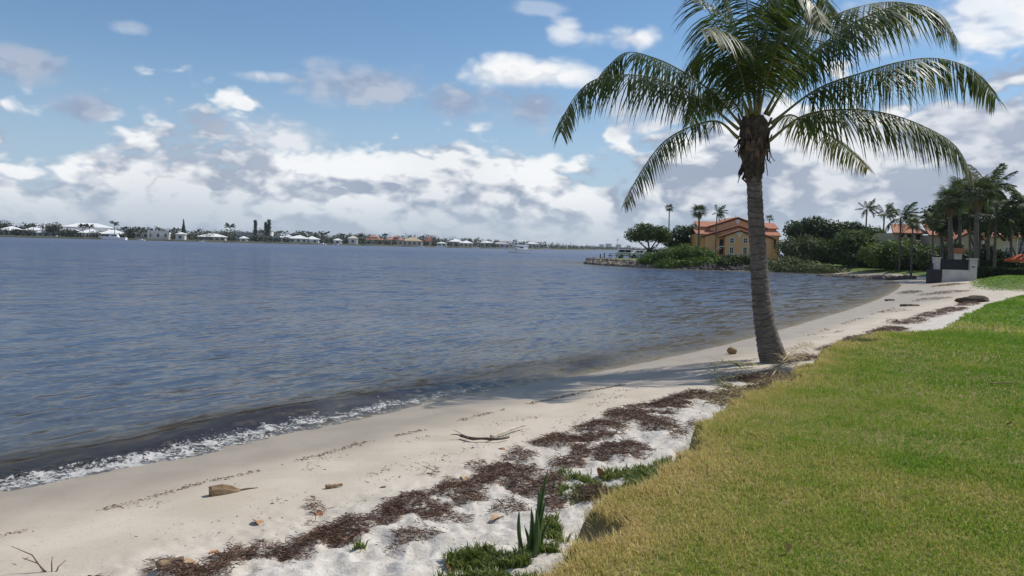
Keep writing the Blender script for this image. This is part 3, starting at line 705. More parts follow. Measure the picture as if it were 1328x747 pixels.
# fronds: (photo pixel path, depth offsets start -> tip, droop of leaflets, leaflet scale, age)
frond_m = leaf_mat('palm_leaflets', [(.026, .052, .012), (.046, .084, .018), (.08, .12, .03), (.16, .15, .05), (.24, .18, .085)], rough=.46, trans=.28, spec=.3)
rach_m = mat('frond_rachis', (.13, .15, .04), (.20, .17, .06), rough=.45, scale=8, spec=.5)
fronds = [
 ([(962, 163), (927, 123), (889, 95), (851, 76), (813, 68), (787, 88), (776, 108)], 0.1, 1.5, 1.0, .95, .10),
 ([(958, 168), (912, 131), (856, 104), (809, 97), (766, 106), (738, 137), (727, 172)], -.1, -.8, 1.0, .95, .22),
 ([(957, 179), (932, 158), (899, 163), (861, 184), (832, 222), (809, 266)], -.2, -.9, .9, .70, .40),
 ([(996, 184), (1040, 151), (1092, 142), (1149, 147), (1201, 165), (1239, 189), (1260, 224)], -.15, -1.0, 1.0, 1.05, .25),
 ([(1000, 160), (1059, 116), (1116, 95), (1173, 79), (1220, 76), (1263, 92), (1292, 128)], 0., .4, .95, 1.15, .08),
 ([(996, 150), (1040, 82), (1102, 33), (1154, 10), (1196, 7), (1225, 24), (1241, 52)], -.1, -.9, .85, 1.2, .05),
 ([(992, 148), (1035, 68), (1078, 24), (1116, 8), (1160, 2), (1200, 8)], .2, 1.6, .9, 1.1, .08),
 ([(981, 150), (978, 90), (980, 38), (992, 6), (1022, -8), (1052, 2), (1066, 30)], -.25, -1.9, .75, 1.05, .16),
 ([(970, 152), (950, 82), (928, 30), (910, 2), (896, -8)], -.2, -1.2, .85, 1.0, .12),
 ([(976, 150), (962, 70), (940, -10), (915, -50), (890, -50)], .0, .5, .85, 1.05, .08),
 ([(984, 150), (992, 60), (1010, -30), (1040, -80), (1075, -80), (1105, -50)], .1, .9, .85, 1.1, .08),
 ([(980, 150), (972, 50), (965, -50), (958, -120), (945, -160)], .2, 1.6, .8, 1.1, .05),
 ([(998, 168), (1022, 149), (1050, 161), (1088, 184), (1126, 218)], .3, 2.2, .8, .75, .55),
 ([(975, 148), (958, 86), (935, 40), (908, 38)], -.2, -2.6, .9, .95, .12),
 ([(984, 148), (1000, 84), (1022, 38), (1052, 36)], -.3, -2.7, .9, .9, .18),
 ([(982, 150), (988, 70), (1002, 10), (1028, -22), (1060, -10), (1080, 25)], .2, 1.3, .85, 1.05, .1),
 ([(974, 152), (952, 105), (928, 75), (905, 72), (890, 95)], .1, .9, .95, .9, .14),
 ([(968, 160), (950, 130), (925, 115), (905, 128), (893, 160)], .4, 2.4, .9, .7, .2),
]
WIND = np.array([.30, -.05, 0.])
for fi, (px_, d0, d1, droop, ls, age) in enumerate(fronds):
    m = len(px_)
    path = catmull([rel(PD(x, y, PALM_Y + .08 + d0 + (d1 - d0) * (k / (m - 1)) ** 1.2)) for k, (x, y) in enumerate(px_)], 64)
    seg = np.linalg.norm(np.diff(path, axis=0), axis=1); S_ = np.concatenate([[0], np.cumsum(seg)]); Ltot = S_[-1]
    # rachis
    rad_ = np.interp(S_ / Ltot, [0, .06, .2, .6, 1], [.042, .030, .020, .011, .004])
    fo_mb = MB(); fo_mb.tube(path, list(rad_), 7)
    # leaflets
    nl = int(Ltot * 30); tear = rng.random(40) < .12; Vl, Fq, Rl = [], [], []
    for side in (-1, 1):
        for k in range(nl):
            u = .16 + .84 * (k + rng.random() * .7) / nl
            if tear[int(u * 19.9) + (20 if side > 0 else 0)] and rng.random() < .75: continue
            s_ = u * Ltot; p0 = np.array([np.interp(s_, S_, path[:, c_]) for c_ in range(3)])
            p1_ = np.array([np.interp(min(Ltot, s_ + .05), S_, path[:, c_]) for c_ in range(3)]); p_1 = np.array([np.interp(max(0, s_ - .05), S_, path[:, c_]) for c_ in range(3)])
            tn = p1_ - p_1; tn /= np.linalg.norm(tn) + 1e-9
            sv = np.cross(tn, [0, 0, 1.]); nn = np.linalg.norm(sv)
            sv = sv / nn if nn > .12 else np.array([0., 1., 0.]) if abs(tn[1]) < .7 else np.array([1., 0, 0])
            sv = sv * side
            L = ls * np.interp(u, [.16, .24, .45, .75, 1], [.62, .98, 1.22, 1.0, .40]) * rng.uniform(.78, 1.12)
            vert = 1 - min(1.0, abs(float(tn[2])) * 1.1); d = sv * (.75 + .35 * (1 - vert)) + tn * np.interp(u, [.16, .6, 1], [.25, .55, 1.0]) * (.55 + .45 * vert) + np.array([0, 0, -.25 * droop]) + rng.normal(0, .10, 3); d /= np.linalg.norm(d)
            pts_ = [p0]; cur = p0; dirv_ = d.copy()
            for q in range(4):
                dirv_ = dirv_ + (np.array([0, 0, -1.0]) * .36 * droop + WIND * .16 + rng.normal(0, .03, 3)) * (q > 0 or True); dirv_ /= np.linalg.norm(dirv_)
                cur = cur + dirv_ * L / 4; pts_.append(cur)
            wv = np.cross(d, tn); wv = tn - d * tn.dot(d); wv /= np.linalg.norm(wv) + 1e-9
            hw = .0155 * rng.uniform(.8, 1.15) * min(1.1, ls + .1)
            base_i = len(Vl); ag = np.clip(age * .9 + rng.normal(.12, .14) + (.28 if u > .86 else 0) + (.5 if rng.random() < .03 else 0), 0, 1)
            for q, wq in enumerate((.45, 1, .9, .55)):
                Vl.append(pts_[q] - wv * hw * wq); Vl.append(pts_[q] + wv * hw * wq); Rl += [ag + .03 * q] * 2
            Vl.append(pts_[4]); Rl.append(min(1, ag + .14))
            for q in range(3): Fq.append((base_i + 2 * q, base_i + 2 * q + 1, base_i + 2 * q + 3, base_i + 2 * q + 2))
            Fq.append((base_i + 6, base_i + 7, base_i + 8, base_i + 8))
    Fq = np.array(Fq); tri = Fq[:, 2] == Fq[:, 3]
    fo = link('frond', np_mesh('frond', np.array(Vl), [Fq[~tri], Fq[tri][:, :3]], frond_m, {'rnd': np.clip(np.array(Rl), 0, 1)}), palm)
    fo_mb.build('rachis', rach_m, fo, smooth=True)
# ================================================================== TREES AND SHRUBS
LEAF = {
 'dark': leaf_mat('foliage_dark', [(.022, .040, .014), (.038, .066, .020), (.066, .10, .030)], rough=.6, trans=.2, spec=.2),
 'mid': leaf_mat('foliage_mid', [(.034, .060, .015), (.062, .105, .024), (.11, .15, .042)], rough=.6, trans=.25, spec=.22),
 'olive': leaf_mat('foliage_olive', [(.058, .075, .030), (.10, .125, .05), (.17, .18, .08)], rough=.6, trans=.25, spec=.22),
 'bright': leaf_mat('foliage_bright', [(.045, .090, .012), (.085, .15, .020), (.14, .20, .035)], rough=.55, trans=.3, spec=.25),
 'far': leaf_mat('foliage_far', [(.022, .036, .020), (.036, .055, .026), (.06, .08, .035)], rough=.6, trans=.15),
}
trunk_m = mat('tree_bark', (.13, .105, .08), (.07, .055, .042), rough=.9, scale=5, bump=.6, spec=.2)
palm_grey = mat('palm_trunk_grey', (.17, .15, .125), (.09, .078, .065), rough=.9, scale=4, bump=.5, spec=.2, stretch=(1, 1, 4))
straw_thatch = mat('dry_palm_thatch', (.24, .17, .09), (.14, .095, .05), rough=.9, scale=5, spec=.1)

def leaf_cloud(blobs, n, size, seed, gap=.45, up=.35):
    """leaf quads through the volume of several ellipsoids, denser towards the outside, thinned by noise so that gaps show"""
    r = np.random.default_rng(seed)
    vol = np.array([b[1][0] * b[1][1] * b[1][2] for b in blobs]) ** .72; cnt = (n * vol / vol.sum()).astype(int)
    C, N_, Z = [], [], []
    for (c, rad), k in zip(blobs, cnt):
        k2 = int(k * 2.2)
        d = r.normal(size=(k2, 3)); d /= np.linalg.norm(d, axis=1)[:, None]
        q = r.random(k2) ** .40
        lump = 1 + (fbm(d[:, 0] * 2.6 + seed + c[0], d[:, 1] * 2.6 + d[:, 2] * 2.1, 3, seed) - .5) * .62
        p = np.asarray(c) + d * np.asarray(rad) * (q * lump)[:, None]
        s = np.mean(rad) * .34
        g = fbm(p[:, 0] / s + p[:, 2] / s * .7, p[:, 1] / s - p[:, 2] / s * .8, 2, seed + 3)
        keep = g > gap - .12 * r.random(k2)
        p, d, q = p[keep][:k], d[keep][:k], q[keep][:k]
        C.append(p); N_.append(d); Z.append(q)
    C, N_ = np.concatenate(C), np.concatenate(N_); m = len(C)
    nr = N_ * .6 + np.array([0, 0, up]) + r.normal(size=(m, 3)) * .55; nr /= np.linalg.norm(nr, axis=1)[:, None]
    t1 = np.cross(nr, r.normal(size=(m, 3))); t1 /= np.linalg.norm(t1, axis=1)[:, None] + 1e-9; t2 = np.cross(nr, t1)
    sz = size * r.uniform(.55, 1.3, m)[:, None]; t1 = t1 * sz; t2 = t2 * sz * .55
    V = np.stack([C - t1, C + t2 * .9, C + t1, C - t2 * .9], 1).reshape(-1, 3)
    return V, np.arange(m * 4).reshape(-1, 4), np.repeat(np.clip(r.normal(.5, .24, m), 0, 1), 4)
def tree(name, label, cat, base, blobs, n, size, mat_key, trunk=.25, limbs=True, group=None, gap=.45, seed=None, crown='crown', fork=.45, zmin=-.1):
    """blobs: [(centre relative to base, radii)]"""
    seed = seed or random.randint(1, 9999)
    root = empty(name, base); tag(root, label, cat, group)
    V, F, R = leaf_cloud(blobs, n, size, seed, gap)
    k = V[:, 2].reshape(-1, 4).min(1) > zmin; F = F[k]
    link(crown, np_mesh(crown, V, [F], LEAF[mat_key], {'rnd': R}), root)
    if trunk:
        mb = MB(); lo = min(b[0][2] - b[1][2] for b in blobs); zf = max(.25, lo * fork + .1)
        cx = np.mean([b[0][0] for b in blobs]); cy = np.mean([b[0][1] for b in blobs])
        top_ = np.array([cx * .3, cy * .3, zf]); mb.tube([(0, 0, -.3), (.02, 0, zf * .5), top_], [trunk * 1.25, trunk, trunk * .9], 8)
        if limbs:
            for c, rad in blobs:
                c = np.asarray(c); e = c + np.array([0, 0, rad[2] * .25]); mid_ = top_ * .5 + e * .5 + np.array([(c[0] - top_[0]) * .15, 0, -.08 * abs(c[0])])
                mb.tube([top_ - np.array([0, 0, .1]), mid_, e], [trunk * .62, trunk * .42, trunk * .12], 6)
                for q in range(3):
                    d = rng.normal(size=3) * np.array(rad) * .6; mb.tube([mid_, mid_ * .4 + (c + d) * .6, c + d], [trunk * .3, trunk * .2, trunk * .06], 5)
        mb.build('trunk', trunk_m, root, smooth=True)
    return root

# ------------------------------------------------ generic palms: fronds are parts that share a few meshes
def pinnate_mesh(name, L, n, droop, ll, mkey, seed, wid=.05, stem=.18):
    r = np.random.default_rng(seed); u = np.linspace(0, 1, 14)
    path = np.stack([L * u * (1 - .12 * droop * u), 0 * u, L * (.42 * u - droop * .62 * u ** 2.1)], 1)
    V, F, R = [], [], []
    hw = .03 * L / 3
    for i in range(13):
        b = len(V); V += [path[i] + [0, -hw, 0], path[i] + [0, hw, 0], path[i + 1] + [0, hw * .8, 0], path[i + 1] + [0, -hw * .8, 0]]; F.append((b, b + 1, b + 2, b + 3)); R += [.75] * 4
    for sd2 in (-1, 1):
        for k in range(n):
            q = stem + (1 - stem) * (k + r.random() * .5) / n; p0 = np.array([np.interp(q, u, path[:, c]) for c in range(3)])
            l = ll * np.interp(q, [stem, .4, .75, 1], [.55, 1, .85, .35]) * r.uniform(.85, 1.15)
            d = np.array([.55 + .4 * q, sd2 * .8, -.15 - .35 * droop]) + r.normal(0, .12, 3); d /= np.linalg.norm(d)
            p1_ = p0 + d * l * .55; d2 = d + np.array([0, 0, -.65]); d2 /= np.linalg.norm(d2); p2_ = p1_ + d2 * l * .45
            b = len(V); V += [p0 - [wid / 2, 0, 0], p0 + [wid / 2, 0, 0], p1_ + [wid / 2, 0, 0], p1_ - [wid / 2, 0, 0], p2_]
            rv = np.clip(r.normal(.45, .25), 0, 1); R += [rv] * 5; F += [(b, b + 1, b + 2, b + 3), (b + 3, b + 2, b + 4, b + 4)]
    F = np.array(F); tri = F[:, 2] == F[:, 3]
    return np_mesh(name, np.array(V), [F[~tri], F[tri][:, :3]], LEAF[mkey], {'rnd': np.array(R)})
def fan_mesh(name, L, mkey, seed, n=26, wid=.07):
    r = np.random.default_rng(seed); V, F, R = [], [], []
    st = L * .5; V += [(0, -.03, 0), (0, .03, 0), (st, .02, .05), (st, -.02, .05)]; F.append((0, 1, 2, 3)); R += [.7] * 4
    for k in range(n):
        a = RAD(-125 + 250 * k / (n - 1)) + r.normal(0, .03); l = L * .62 * r.uniform(.85, 1.1) * (1 - .15 * abs(math.sin(a / 2)))
        d = np.array([math.cos(a), math.sin(a), .1]); s_ = np.array([-math.sin(a), math.cos(a), 0]) * wid / 2; p0 = np.array([st, 0, .05])
        p1_ = p0 + d * l * .6; p2_ = p1_ + d * l * .35 + np.array([0, 0, -l * .28])
        b = len(V); V += [tuple(p0 - s_ * .3), tuple(p0 + s_ * .3), tuple(p1_ + s_), tuple(p1_ - s_), tuple(p2_)]; rv = np.clip(r.normal(.4, .25), 0, 1); R += [rv] * 5
        F += [(b, b + 1, b + 2, b + 3), (b + 3, b + 2, b + 4, b + 4)]
    F = np.array(F); tri = F[:, 2] == F[:, 3]
    return np_mesh(name, np.array(V, float), [F[~tri], F[tri][:, :3]], LEAF[mkey], {'rnd': np.array(R)})
PIN = [pinnate_mesh('frond', 3.0, 26, d, .95, 'dark', 20 + i, wid=.10) for i, d in enumerate((.35, .75, 1.15))]
PIN_M = [pinnate_mesh('frond', 3.0, 26, d, .95, 'mid', 30 + i, wid=.10) for i, d in enumerate((.4, .8, 1.2))]
FAN = [fan_mesh('fan_leaf', 1.9, 'dark', 40, n=20, wid=.085), fan_mesh('fan_leaf', 1.9, 'olive', 41, n=20, wid=.085)]
def palm_tree(name, label, base, head, nf, fs, kind='pin', group=None, rad=.16, wind=0.0, thatch=False, lo=-.5):
    """head: crown position; fs: frond scale; wind: sideways bias of the fronds"""
    base = np.asarray(base, float); head = np.asarray(head, float)
    root = empty(name, base); tag(root, label, 'palm tree', group)
    h = head - base; mb = MB(); bow = np.array([h[0] * .15 + rng.normal(0, .03) * h[2] * .2, 0, 0])
    pts_ = [h * u + bow * math.sin(u * 3.14) - np.array([0, 0, .3 if u == 0 else 0]) for u in np.linspace(0, 1, 9)]
    mb.tube(pts_, [rad * (1.25 - .45 * u + (.15 if u == 1 else 0)) for u in np.linspace(0, 1, 9)], 9)
    mb.build('trunk', palm_grey, root, smooth=True)
    if thatch:
        tb = MB()
        for q in range(26):
            a = rng.uniform(0, 6.283); r0 = rng.uniform(.15, .5) * fs; z0 = rng.uniform(-.2, .1)
            tb.tube([h + np.array([math.cos(a) * .1, math.sin(a) * .1, z0]), h + np.array([math.cos(a) * r0, math.sin(a) * r0, z0 - .5 * fs]), h + np.array([math.cos(a) * r0 * .9, math.sin(a) * r0 * .9, z0 - rng.uniform(.9, 1.5) * fs])], [.05, .09, .02], 4)
        tb.build('dry_skirt', straw_thatch, root)
    src = FAN if kind == 'fan' else (PIN_M if kind == 'pin_mid' else PIN)
    for k in range(nf):
        a = k * 2.39996 + rng.normal(0, .2); u = k / max(1, nf - 1); pit = 1.15 - (1.15 - lo) * u
        if wind:
            vx, vy = math.cos(a) + wind, math.sin(a); a = math.atan2(vy, vx)
        me = src[k % 2] if kind == 'fan' else src[min(2, int(u * 3))]
        link('fan_leaf' if kind == 'fan' else 'frond', me, root, loc=h + np.array([0, 0, .05]), rot=Euler((rng.normal(0, .15), -pit if kind == 'fan' else -pit * .75 + .1, a)), scale=float(fs * rng.uniform(.85, 1.1)))
    return root
def gpt(x, y, Y):
    """ground point at depth Y below a photo pixel"""
    p = PD(x, y, Y); return np.array([p[0], p[1], gz(p[0], p[1])])

# ---- the point across the water
sea = 'on the rocky point'
b0 = gpt(842, 333, 140)
k = 140 / FPX
tree('shade_tree', 'round spreading shade tree with forked trunk beside the parked cars on the rocky point', 'tree', b0,
     [((-2.6, 0, 3.9), (1.9, 1.9, 1.25)), ((-.6, .5, 4.8), (2.2, 2.1, 1.45)), ((1.6, -.4, 4.5), (2.1, 2.0, 1.4)), ((2.3, .8, 3.6), (1.5, 1.6, 1.0)), ((-.5, -1, 3.9), (1.8, 1.6, 1.1))], 6500, .20, 'mid', trunk=.24, gap=.42, fork=.5, seed=11)
tree('sea_almond_tree', 'wide dark leafy tree behind the slim fan palm by the orange house', 'tree', gpt(889, 333, 146),
     [((-2.6, 0, 3.0), (1.8, 2, 1.3)), ((-.6, 0, 4.4), (2.2, 2, 1.7)), ((1.5, 0, 4.6), (2.2, 2, 1.8)), ((2.0, 0, 2.6), (2.2, 2, 1.7)), ((.4, -.8, 2.4), (2.0, 1.6, 1.4))], 8500, .22, 'dark', trunk=.22, seed=12, gap=.4)
palm_tree('fan_palm', 'tall slim fan palm with small tuft between the shade tree and the dark tree', gpt(867, 333, 146), PD(868, 270, 146), 24, .55, 'fan', rad=.11, lo=-.9)
palm_tree('fan_palm', 'fan palm with shaggy dry skirt at the corner of the orange house', gpt(906, 333, 132), PD(907, 275, 132), 28, .85, 'fan', rad=.16, thatch=True, lo=-.7)
palm_tree('coconut_palm', 'windswept coconut palm in front of the orange house', gpt(928, 335, 131), PD(930, 277, 131), 15, .62, 'pin', wind=.9, rad=.10)
palm_tree('fan_palm', 'small palm top peeking over the right end of the orange house roof', gpt(998, 330, 165), PD(998, 284, 165), 14, .6, 'fan', rad=.12)
bush = lambda *a, **k_: tree(*a, **{**dict(trunk=.06, crown='foliage'), **k_})
tree('sea_grape_shrub', 'large bright green sea grape mound spilling over the rocks of the point', 'shrub', gpt(898, 340, 118.8),
     [((-5.4, .6, .45), (2.0, 1.8, .9)), ((-3.4, 0, .9), (2.2, 2, 1.15)), ((-.8, 0, 1.2), (2.5, 2.2, 1.45)), ((1.6, .2, .95), (2.2, 2, 1.2)), ((3.4, .4, .35), (1.5, 1.6, .8)), ((-3.6, -2.6, -.5), (2.8, 1.2, .9)), ((.4, -2.8, -.3), (3.4, 1.3, 1.1)), ((3.6, -2.4, -.5), (2.0, 1.2, .8)), ((-6.8, .2, .0), (1.4, 1.4, .6))], 13000, .19, 'bright', trunk=.08, crown='foliage', gap=.36, seed=14, zmin=-1.3)
tree('low_shrub', 'low dark shrub at the waterline beside the sea grape mound', 'shrub', gpt(958, 344, 115.8), [((-2.4, -1.2, -.1), (1.3, 1.3, .8)), ((-1.0, -1.4, -.1), (1.5, 1.2, .9)), ((-1.0, 0, .5), (1.5, 1.3, .8)), ((1.0, -.6, .45), (1.7, 1.3, .95)), ((2.2, -1.4, -.1), (1.6, 1.2, .9)), ((2.8, 0, .4), (1.2, 1, .7))], 5600, .17, 'dark', trunk=.06, crown='foliage', gap=.36, seed=15, zmin=-1.2)
tree('shore_shrub', 'tangled grey green shrub by the water right of the orange house', 'shrub', gpt(1026, 344, 113.2), [((6.4, -2.2, -.3), (1.6, 1.2, .7)), ((4.2, -2.4, -.2), (1.8, 1.2, .9)), ((1.4, -2.2, -.2), (2.2, 1.2, 1.0)), ((-2.0, -2.0, -.1), (2.2, 1.2, 1.0)), ((-5.0, -1.6, .0), (1.6, 1.2, 1.0)), ((-3.2, 0, .5), (1.8, 1.4, 1.0)), ((-.5, 0, .7), (2.0, 1.5, 1.15)), ((2.2, 0, .4), (1.9, 1.4, .9)), ((4.4, 0, .2), (1.4, 1.2, .7))], 8500, .16, 'olive', trunk=.06, crown='foliage', gap=.34, seed=16, zmin=-1.2)
tree('thicket_shrub', 'olive leafed thicket against the right side of the orange house', 'shrub', gpt(1042, 340, 118), [((-2.2, 0, 2.2), (2.2, 2, 1.7)), ((.8, 0, 2.6), (2.4, 2, 1.8)), ((3.0, -.5, 1.6), (2.0, 2, 1.5)), ((-1, -1, .9), (3.2, 1.6, 1.0))], 7000, .2, 'olive', trunk=.1, crown='foliage', gap=.42, seed=17)
tree('banyan_tree', 'dark broad tree rising behind the olive thicket', 'tree', gpt(1050, 335, 142), [((-2.5, 0, 5.6), (2.4, 2.4, 1.7)), ((.5, 0, 6.3), (2.6, 2.4, 1.8)), ((3.2, 0, 5.6), (2.6, 2.2, 1.8)), ((0, 0, 3.8), (4.0, 2.6, 1.6))], 7000, .26, 'dark', trunk=.35, seed=18, gap=.42)
tree('banyan_tree', 'dark broad tree between the banyan and the two wind bent palms', 'tree', gpt(1096, 336, 142), [((-2.0, 0, 5.2), (2.4, 2.4, 1.6)), ((.8, 0, 5.8), (2.4, 2.4, 1.6)), ((3.2, 0, 5.0), (2.4, 2.2, 1.7)), ((0, 0, 3.4), (4.2, 2.6, 1.7))], 7000, .26, 'dark', trunk=.35, seed=19, gap=.42)
tree('sea_grape_tree', 'dense mid green sea grape tree in the middle of the thicket', 'tree', gpt(1100, 343, 116), [((-2.6, 0, 2.0), (2.3, 2, 1.7)), ((0, 0, 3.4), (2.5, 2.2, 1.9)), ((2.4, 0, 3.0), (2.4, 2.2, 1.8)), ((0, -1.2, 1.2), (4.0, 1.6, 1.2))], 8500, .2, 'mid', trunk=.16, seed=20, gap=.4)
tree('sea_grape_tree', 'brighter green sea grape tree in front of the beige house', 'tree', gpt(1150, 345, 108), [((-1.8, 0, 2.0), (2.2, 2, 1.5)), ((.8, 0, 2.6), (2.4, 2, 1.6)), ((3.0, 0, 2.2), (2.0, 1.8, 1.4)), ((.5, -1, 1.1), (3.6, 1.6, 1.1))], 7500, .19, 'bright', trunk=.14, seed=21, gap=.42)
tree('shade_tree', 'leafy green tree left of the beige house roof', 'tree', gpt(1128, 340, 130), [((-2, 0, 3.6), (2.4, 2, 1.8)), ((.8, 0, 4.2), (2.4, 2, 1.8)), ((3, 0, 3.4), (2.2, 2, 1.6))], 6000, .24, 'mid', trunk=.2, seed=22, gap=.42)
tree('sea_grape_tree', 'dull green tree below the tall fan palms', 'tree', gpt(1196, 345, 104), [((-1.6, 0, 1.9), (2.0, 1.8, 1.4)), ((.8, 0, 2.0), (2.0, 1.8, 1.4))], 4500, .19, 'mid', trunk=.12, seed=23, gap=.42)
tree('garden_shrub', 'rounded dark shrub between palm trunks in front of the beige house', 'shrub', gpt(1292, 346, 96), [((-1.2, 0, 2.0), (1.6, 1.5, 1.5)), ((.7, 0, 1.5), (1.5, 1.4, 1.3)), ((0, -.4, .8), (2.2, 1.3, .9))], 4200, .17, 'dark', trunk=.08, crown='foliage', seed=24, gap=.4)
WG = 'wind bent coconut palms behind the thicket'
palm_tree('coconut_palm', 'dark coconut palm head above the banyan, the higher of a touching pair', gpt(1121, 340, 140), PD(1124, 272, 140), 16, .75, 'pin', wind=.6, rad=.14)
palm_tree('coconut_palm', 'dark coconut palm head beside the higher one, its fronds drooping right', gpt(1143, 340, 138), PD(1147, 277, 138), 16, .72, 'pin', wind=.5, rad=.14)
palm_tree('coconut_palm', 'full headed coconut palm with thin pale trunk left of the beige house', gpt(1167, 347, 103), PD(1168, 284, 103), 20, .92, 'pin', wind=.5, rad=.11)
tree('broad_leaf_tree', 'tall dark leafy tree rising among the fan palms over the dock wall', 'tree', gpt(1228, 345, 94), [((-1.6, 0, 6.4), (1.7, 1.6, 1.5)), ((.4, 0, 7.6), (1.9, 1.7, 1.7)), ((1.8, 0, 6.6), (1.6, 1.6, 1.4)), ((0, 0, 5.4), (2.0, 1.5, 1.1))], 4200, .22, 'dark', trunk=.2, seed=41, gap=.46)
tree('broad_leaf_tree', 'tall dark leafy tree behind the thick grey palm trunk', 'tree', gpt(1266, 345, 95), [((-1.8, 0, 7.4), (1.8, 1.6, 1.6)), ((.6, 0, 8.6), (2.0, 1.7, 1.7)), ((2.4, 0, 7.4), (1.7, 1.6, 1.5)), ((.4, 0, 5.8), (2.2, 1.5, 1.2))], 4600, .22, 'dark', trunk=.22, seed=42, gap=.46)
tree('broad_leaf_tree', 'dark leafy tree at the right end of the beige house', 'tree', gpt(1318, 345, 96), [((-1.4, 0, 5.6), (1.7, 1.6, 1.5)), ((.8, 0, 6.4), (1.9, 1.7, 1.6)), ((2.0, 0, 5.0), (1.6, 1.6, 1.4))], 3600, .22, 'dark', trunk=.2, seed=43, gap=.46)
tree('garden_shrub', 'bushy green shrub hiding the lower wall of the beige house', 'shrub', gpt(1226, 346, 100), [((-2.0, 0, 1.6), (1.9, 1.6, 1.5)), ((.6, 0, 2.2), (2.1, 1.6, 1.7)), ((2.8, 0, 1.6), (1.8, 1.6, 1.4))], 5200, .19, 'mid', trunk=.1, crown='foliage', seed=44, gap=.42)
tree('garden_shrub', 'tall olive shrub left of the beige house wing', 'shrub', gpt(1172, 345, 112), [((-2.0, 0, 2.2), (2.0, 1.6, 1.7)), ((.6, 0, 2.8), (2.1, 1.6, 1.8)), ((2.6, 0, 2.0), (1.8, 1.6, 1.5))], 5200, .2, 'olive', trunk=.1, crown='foliage', seed=45, gap=.42)
# hedges: clipped, dark
def hedge(label, a, b, h, wd, n, key='dark', seed=1):
    a, b = np.asarray(a, float), np.asarray(b, float); c = (a + b) / 2; L = np.linalg.norm((b - a)[:2]); root = empty('hedge', (c[0], c[1], min(a[2], b[2]))); tag(root, label, 'hedge')
    r = np.random.default_rng(seed); m = n
    u = r.uniform(-.5, .5, m) * L; f = r.random(m); v = np.where(f < .55, -wd / 2, r.uniform(-wd / 2, wd / 2, m)); zz = np.where(f < .55, r.uniform(0, h, m), h) + r.normal(0, .06, m); v = v + r.normal(0, .06, m)
    zz *= 1 + (fbm(u * .5, u * 0, 2, seed) - .5) * .25
    e = (b - a)[:2] / L; C = np.stack([u * e[0] - v * e[1] * -1 * 0 + v * e[1], u * e[1] - v * e[0] * 1, zz], 1) if False else np.stack([u * e[0] + v * e[1] * -1, u * e[1] + v * e[0], zz], 1)
    nr = r.normal(size=(m, 3)); nr /= np.linalg.norm(nr, axis=1)[:, None]; t1 = np.cross(nr, r.normal(size=(m, 3))); t1 /= np.linalg.norm(t1, axis=1)[:, None]; t2 = np.cross(nr, t1)
    t1, t2 = t1 * .15, t2 * .10
    V = np.stack([C - t1, C + t2, C + t1, C - t2], 1).reshape(-1, 3)
    link('foliage', np_mesh('foliage', V, [np.arange(m * 4).reshape(-1, 4)], LEAF[key], {'rnd': np.repeat(np.clip(r.normal(.4, .25, m), 0, 1), 4)}), root)
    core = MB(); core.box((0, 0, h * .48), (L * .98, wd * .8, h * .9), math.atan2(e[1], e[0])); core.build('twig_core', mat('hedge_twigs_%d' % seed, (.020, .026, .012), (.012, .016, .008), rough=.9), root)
hedge('dark clipped hedge along the far lawn left of the dock wall', gpt(1085, 346, 124), gpt(1215, 350, 103), 1.35, 1.2, 5200, seed=3)
hedge('dark clipped hedge along the lawn right of the dock wall', gpt(1262, 356, 78), gpt(1345, 358, 74), 1.0, 1.1, 4600, seed=4)
hedge('tall dark hedge behind the dock wall under the fan palms', gpt(1205, 345, 90), gpt(1335, 350, 86), 1.9, 1.2, 6500, seed=5)
# tall palms of the garden on the right
specs = [  # base px, head px, depth, scale, kind, fronds, trunk radius, label
 (1182, 1184, 292, 92, .62, 'fan', 24, .10, 'short fan palm with small round head at the left edge of the tall group'),
 (1212, 1210, 288, 84, .70, 'fan', 26, .11, 'low fan palm leaning over the left pillar of the dock wall'),
 (1236, 1232, 262, 82, 1.1, 'fan', 26, .24, 'stout fan palm with thick dark trunk behind the dark fence'),
 (1246, 1246, 248, 90, 1.1, 'fan', 24, .16, 'tall fan palm just behind the stout one'),
 (1268, 1268, 252, 79, 1.2, 'fan', 28, .22, 'tallest thick grey trunked fan palm beside the right pillar'),
 (1282, 1283, 244, 88, 1.05, 'pin', 22, .15, 'tall feather palm with split top beside the thick grey trunk'),
 (1259, 1258, 282, 86, .75, 'fan', 26, .12, 'small fan palm with pale trunk between the two thick trunks'),
 (1290, 1292, 282, 82, .95, 'pin', 20, .13, 'feather palm with drooping fronds in front of the beige house window'),
 (1312, 1312, 276, 88, .9, 'pin', 20, .14, 'feather palm behind the orange parasol'),
 (1338, 1334, 268, 80, 1.1, 'pin', 22, .16, 'large feather palm cut by the right edge of the garden'),
 (1222, 1222, 272, 95, .85, 'fan', 28, .14, 'fan palm at the back of the group over the beige wall'),
]
for bx, hx, hy, Y, fs, kd, nf, rd, lb in specs:
    palm_tree('fan_palm' if kd == 'fan' else 'feather_palm', lb, gpt(bx, 350, Y), PD(hx, hy, Y), nf, fs, kd, rad=rd, wind=.25, lo=-.8, thatch=(rd > .21))

